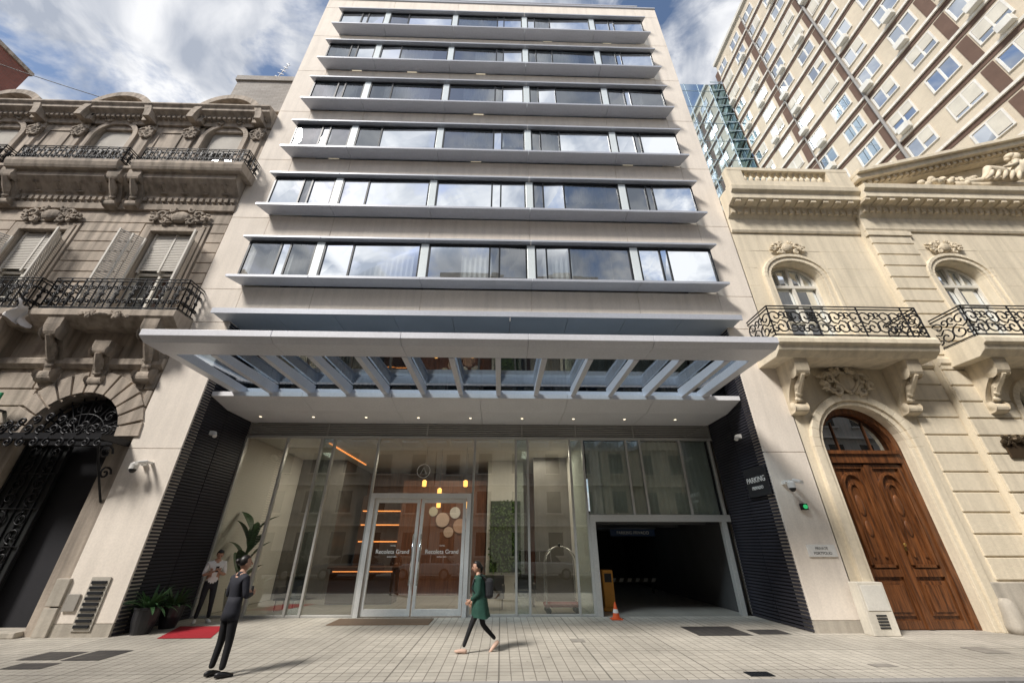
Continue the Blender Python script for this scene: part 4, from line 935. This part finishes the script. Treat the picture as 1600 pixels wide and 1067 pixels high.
def head(parent,c,yaw,pitch,hair,r=.105):
    R=Matrix.Rotation(yaw,3,'Z')@Matrix.Rotation(pitch,3,'X'); c=Vector(c)
    def fn(p):
        q=p.copy()
        if q.z<0: q.x*=1-.3*(-q.z/.12); q.y*=1-.12*(-q.z/.12)
        if q.y>0: q.y*=.93
        return q
    b=B(); b.ell(c,.076,.097,.120,20,16,rot=R,fn=fn)
    b.tube([c+R@Vector((0,.088,.012)),c+R@Vector((0,.108,-.028)),c+R@Vector((0,.088,-.036))],[.007,.014,.01],8,ref=R@Vector((1,0,0)))
    for sg in (-1,1): b.ell(c+R@Vector((sg*.076,-.005,-.01)),.012,.02,.032,8,8,rot=R)
    b.make("head",SKIN,parent,smooth=True)
    e=B()
    for sg in (-1,1): e.ell(c+R@Vector((sg*.03,.083,.008)),.012,.008,.007,8,6,rot=R); e.ell(c+R@Vector((sg*.03,.087,.027)),.017,.006,.004,8,6,rot=R)
    e.make("eyes_and_brows",HAIR,parent,smooth=True)
    e=B(); e.ell(c+R@Vector((0,.082,-.062)),.022,.009,.007,10,6,rot=R); e.make("mouth",mat("lips",(.30,.10,.09),.5),parent,smooth=True)
    h=B()
    def hf(p):
        q=p.copy()
        if q.y>.02 and q.z<.06: q.y=.02+ (q.y-.02)*.1
        if q.z<-.03 and hair!='long': q.z=-.03+(q.z+.03)*.4
        return q
    h.ell(c+R@Vector((0,-.012,.022)),.088,.108,.118,20,16,rot=R,fn=hf)
    if hair=='bun': h.ell(c+R@Vector((0,-.125,.055)),.048,.045,.045,12,10,rot=R)
    if hair=='tied': h.tube([c+R@Vector((0,-.09,.02)),c+R@Vector((0,-.13,-.03)),c+R@Vector((0,-.12,-.12))],[.05,.045,.015],10)
    h.make("hair",HAIR,parent,smooth=True)
def shoe(b,ankle,dirv,L=.26):
    a=Vector(ankle); d=Vector(dirv).normalized()
    heel=a-d*.07+Vector((0,0,-.035)); 
    b.tube([heel+d*-.01,heel+d*.04,heel+d*.12+Vector((0,0,-.005)),heel+d*.2+Vector((0,0,-.02)),heel+d*L+Vector((0,0,-.028))],[(.028,.03),(.038,.045),(.042,.04),(.046,.03),(.02,.018)],12,ref=(0,0,1))
def person(name,loc,rot,H,J,mats,segm):
    e=empty(name,loc); e.rotation_euler=(0,0,rot); e.scale=(H/1.72,)*3; skinbody("body",J,segm,mats,e); return e
SUIT=mat("black_suit",(.020,.021,.030),.8,noise=.2,bump=.3,bscale=12); TRO=mat("black_trousers",(.010,.010,.012),.85,noise=.15)
J={'pelvis':((0,0,.93),(.145,.10)),'waist':((0,.0,1.08),(.125,.095)),'chest':((0,-.01,1.28),(.16,.115)),'uchest':((0,-.015,1.40),(.14,.10)),'neck':((0,0,1.48),(.055,.055)),'nt':((0,.01,1.56),(.05,.05)),
'ls':((-.17,-.01,1.40),(.066,.066)),'le':((-.25,.0,1.12),(.05,.05)),'lw':((-.10,.22,1.17),(.034,.034)),
'rs':((.17,-.01,1.40),(.066,.066)),'re':((.25,.02,1.12),(.05,.05)),'rw':((.08,.24,1.14),(.034,.034)),
'lh':((-.085,0,.86),(.092,.095)),'lk':((-.10,.02,.48),(.064,.064)),'la':((-.11,-.02,.10),(.05,.052)),
'rh':((.085,0,.86),(.092,.095)),'rk':((.11,.03,.48),(.064,.064)),'ra':((.15,.0,.10),(.05,.052))}
E=[('pelvis','waist',0),('waist','chest',0),('chest','uchest',0),('uchest','neck',2),('neck','nt',2),('uchest','ls',0),('ls','le',0),('le','lw',0),('uchest','rs',0),('rs','re',0),('re','rw',0),('pelvis','lh',1),('lh','lk',1),('lk','la',1),('pelvis','rh',1),('rh','rk',1),('rk','ra',1)]
e=person("standing_woman_in_suit",(-4.6,8.2,0),math.radians(-28),1.69,J,[SUIT,TRO,SKIN],E)
head(e,(0,.02,1.63),math.radians(-25),math.radians(8),'bun')
b=B(); b.tube([(0,0,.78),(0,0,.9),(0,0,1.02),(0,0,1.12)],[(.170,.125),(.166,.122),(.148,.112),(.14,.105)],20,ref=(0,1,0)); b.make("jacket_skirt",SUIT,e,smooth=True)
b=B(); b.tube([(0,-.01,1.43),(0,.0,1.50)],[(.085,.075),(.062,.06)],14,ref=(0,1,0)); b.make("jacket_collar",SUIT,e,smooth=True)
hand(e,(-.09,.235,1.175),(.85,.4,.1),(0,.2,-1),"left_hand",.9,side=-1); hand(e,(.07,.255,1.14),(-.8,.5,.15),(0,.2,1),"right_hand",1.0)
b=B(); b.box(-.04,.03,.27,.28,1.12,1.26); b.make("phone",BLACK,e,bevel=.004)
b=B(); shoe(b,(-.11,-.02,.085),(-.15,1,0)); shoe(b,(.15,0,.085),(.3,1,0)); b.make("shoes",BLACK,e,smooth=True)
GRN=mat("green_coat",(.014,.058,.042),.8,noise=.25,nscale=5,bump=.3)
J={'pelvis':((0,0,.92),(.14,.10)),'waist':((0,.01,1.08),(.125,.10)),'chest':((0,.03,1.28),(.15,.12)),'uchest':((0,.035,1.40),(.13,.10)),'neck':((0,.05,1.47),(.05,.05)),'nt':((0,.07,1.54),(.046,.046)),
'ls':((-.165,.03,1.38),(.07,.07)),'le':((-.21,.02,1.10),(.055,.055)),'lw':((-.17,.20,.98),(.038,.038)),
'rs':((.165,.03,1.38),(.07,.07)),'re':((.22,.0,1.11),(.055,.055)),'rw':((.17,.16,.94),(.038,.038)),
'lh':((-.085,0,.86),(.092,.095)),'lk':((-.09,.17,.50),(.06,.06)),'la':((-.09,.32,.11),(.04,.042)),
'rh':((.085,-.02,.86),(.092,.095)),'rk':((.09,-.08,.49),(.06,.06)),'ra':((.09,-.38,.22),(.04,.042))}
e=person("walking_woman_with_backpack",(-.42,9.72,0),math.radians(90),1.56,J,[GRN,TRO,SKIN],E)
head(e,(0,.10,1.62),math.radians(12),math.radians(-4),'tied')
b=B()
for k,(z,yc,rx,ry) in enumerate(((.64,-.04,.245,.205),(.72,-.02,.23,.20),(.86,-.01,.22,.185),(1.0,.0,.20,.17),(1.15,.02,.188,.155),(1.30,.03,.185,.145),(1.40,.04,.15,.11),(1.46,.05,.08,.075))):
    n=28; vs=[]
    for i in range(n):
        a=2*pi*i/n; f=1+.06*math.sin(a*7+k*.3)*max(0,(1.1-z)/.46); vs.append((rx*f*math.cos(a),yc+ry*f*math.sin(a),z+.015*math.sin(a*3)*(z<.8)))
    o_=len(b.v); b.v+=vs
    if k: b.f+=[(o_-n+i,o_-n+(i+1)%n,o_+(i+1)%n,o_+i) for i in range(n)]
b.make("coat",GRN,e,smooth=True)
b=B(); b.tube([(0,-.02,1.42),(0,-.03,1.47)],[(.12,.10),(.08,.08)],16,ref=(0,1,0)); b.make("hood",GRN,e,smooth=True)
hand(e,(-.17,.21,.975),(.1,.7,-.6),(1,0,0),"left_hand",.8); hand(e,(.17,.17,.93),(-.1,.6,-.8),(-1,0,0),"right_hand",.8,side=-1)
b=B(); b.box(-.14,.14,-.31,-.12,1.0,1.40); b.make("backpack",mat("backpack_cloth",(.015,.016,.02),.8),e,bevel=.07)
c=Cv()
for sg in (-1,1): c.add([(sg*.1,-.13,1.38),(sg*.11,-.02,1.47),(sg*.12,.14,1.38),(sg*.13,.19,1.2),(sg*.15,.05,1.05),(sg*.12,-.13,1.04)])
c.make("straps",BLACK,e,.018,2)
b=B(); shoe(b,(-.09,.32,.085),(0,1,.12)); shoe(b,(.09,-.38,.17),(0,1,-.9)); b.make("trainers",mat("beige_trainers",(.55,.38,.30),.7),e,smooth=True)
WTS=mat("white_tshirt",(.80,.80,.80),.85,bump=.2)
J={'pelvis':((0,0,.93),(.155,.11)),'waist':((0,0,1.08),(.15,.12)),'chest':((0,.0,1.28),(.18,.13)),'uchest':((0,.0,1.40),(.15,.10)),'neck':((0,.02,1.48),(.06,.06)),'nt':((0,.05,1.56),(.055,.055)),
'ls':((-.19,0,1.40),(.075,.075)),'le':((-.25,.04,1.12),(.05,.05)),'lw':((-.08,.24,1.2),(.032,.032)),
'rs':((.19,0,1.40),(.075,.075)),'re':((.25,.04,1.12),(.05,.05)),'rw':((.08,.24,1.2),(.032,.032)),
'lh':((-.09,0,.86),(.1,.1)),'lk':((-.13,.06,.48),(.066,.066)),'la':((-.17,.0,.10),(.047,.05)),
'rh':((.09,0,.86),(.1,.1)),'rk':((.10,.05,.48),(.066,.066)),'ra':((.12,-.02,.10),(.047,.05))}
E2=[(a,c2,(2 if (a,c2) in (('le','lw'),('re','rw')) else m)) for a,c2,m in E]
e=person("man_in_white_tshirt",(-8.2,13.2,0),math.radians(-140),1.74,J,[WTS,mat("dark_jeans",(.02,.022,.028),.85),SKIN],E2)
head(e,(0,.09,1.62),0,math.radians(-30),'short')
hand(e,(-.075,.25,1.205),(.6,.6,.3),(.3,0,1),"left_hand",.9,side=-1); hand(e,(.075,.25,1.205),(-.6,.6,.3),(-.3,0,1),"right_hand",.9)
b=B(); b.box(-.04,.04,.31,.32,1.2,1.34); b.make("phone",BLACK,e,bevel=.004)
b=B(); shoe(b,(-.17,0,.085),(-.25,1,0)); shoe(b,(.12,-.02,.085),(.2,1,0)); b.make("shoes",WHITE,e,smooth=True)
# ---------------------------------------------------------------- world / light / camera
EL,AZ=46,47
w=bpy.data.worlds.new("World"); sc.world=w; w.use_nodes=True; N=w.node_tree.nodes; Lk=w.node_tree.links
bg=N["Background"]; bg.inputs[1].default_value=.15
sky=N.new("ShaderNodeTexSky"); sky.sky_type='NISHITA'; sky.sun_disc=False; sky.sun_elevation=math.radians(EL); sky.sun_rotation=math.radians(180+AZ)
tc=N.new("ShaderNodeTexCoord"); sep=N.new("ShaderNodeSeparateXYZ"); Lk.new(tc.outputs["Generated"],sep.inputs[0])
ad=N.new("ShaderNodeMath"); ad.operation='ADD'; ad.inputs[1].default_value=.35; Lk.new(sep.outputs[2],ad.inputs[0])
mx_=N.new("ShaderNodeMath"); mx_.operation='MAXIMUM'; mx_.inputs[1].default_value=.2; Lk.new(ad.outputs[0],mx_.inputs[0])
dv=[]
for i in (0,1):
    q=N.new("ShaderNodeMath"); q.operation='DIVIDE'; Lk.new(sep.outputs[i],q.inputs[0]); Lk.new(mx_.outputs[0],q.inputs[1]); dv.append(q)
cb=N.new("ShaderNodeCombineXYZ"); Lk.new(dv[0].outputs[0],cb.inputs[0]); Lk.new(dv[1].outputs[0],cb.inputs[1])
n1=N.new("ShaderNodeTexNoise"); n1.inputs["Scale"].default_value=5.2; n1.inputs["Detail"].default_value=10; n1.inputs["Roughness"].default_value=.58; n1.inputs["Distortion"].default_value=.4; Lk.new(cb.outputs[0],n1.inputs["Vector"])
cr=N.new("ShaderNodeValToRGB"); cr.color_ramp.elements[0].position=.39; cr.color_ramp.elements[0].color=(0,0,0,1); cr.color_ramp.elements[1].position=.52; cr.color_ramp.elements[1].color=(1,1,1,1); Lk.new(n1.outputs[0],cr.inputs[0])
n2=N.new("ShaderNodeTexNoise"); n2.inputs["Scale"].default_value=8; n2.inputs["Detail"].default_value=9; n2.inputs["Distortion"].default_value=.5; Lk.new(cb.outputs[0],n2.inputs["Vector"])
cr2=N.new("ShaderNodeValToRGB"); cr2.color_ramp.elements[0].position=.38; cr2.color_ramp.elements[0].color=(3.0,3.3,3.9,1); cr2.color_ramp.elements[1].position=.60; cr2.color_ramp.elements[1].color=(6.6,6.65,6.8,1); Lk.new(n2.outputs[0],cr2.inputs[0])
mx=N.new("ShaderNodeMix"); mx.data_type='RGBA'; Lk.new(cr.outputs[0],mx.inputs[0]); Lk.new(sky.outputs[0],mx.inputs[6]); Lk.new(cr2.outputs[0],mx.inputs[7]); Lk.new(mx.outputs[2],bg.inputs[0])
sd=bpy.data.lights.new("sun","SUN"); sd.energy=5.0; sd.angle=math.radians(12); sd.color=(1,.95,.88); so=bpy.data.objects.new("sun",sd); COL.objects.link(so)
el=math.radians(EL); az=math.radians(AZ)
tosun=Vector((-math.sin(az)*math.cos(el),-math.cos(az)*math.cos(el),math.sin(el))); so.rotation_euler=tosun.to_track_quat('Z','Y').to_euler(); so.location=(-10,-20,40)
cd=bpy.data.cameras.new("camera"); cd.sensor_width=36; cd.lens=609/1600*36; cd.clip_start=.05; cd.clip_end=2000
co=bpy.data.objects.new("camera",cd); COL.objects.link(co); co.location=(0,0,1.9); co.rotation_euler=(math.radians(117.5),0,math.radians(-1.5)); sc.camera=co
sc.view_settings.view_transform='Standard'; sc.view_settings.look='None'; sc.view_settings.exposure=0
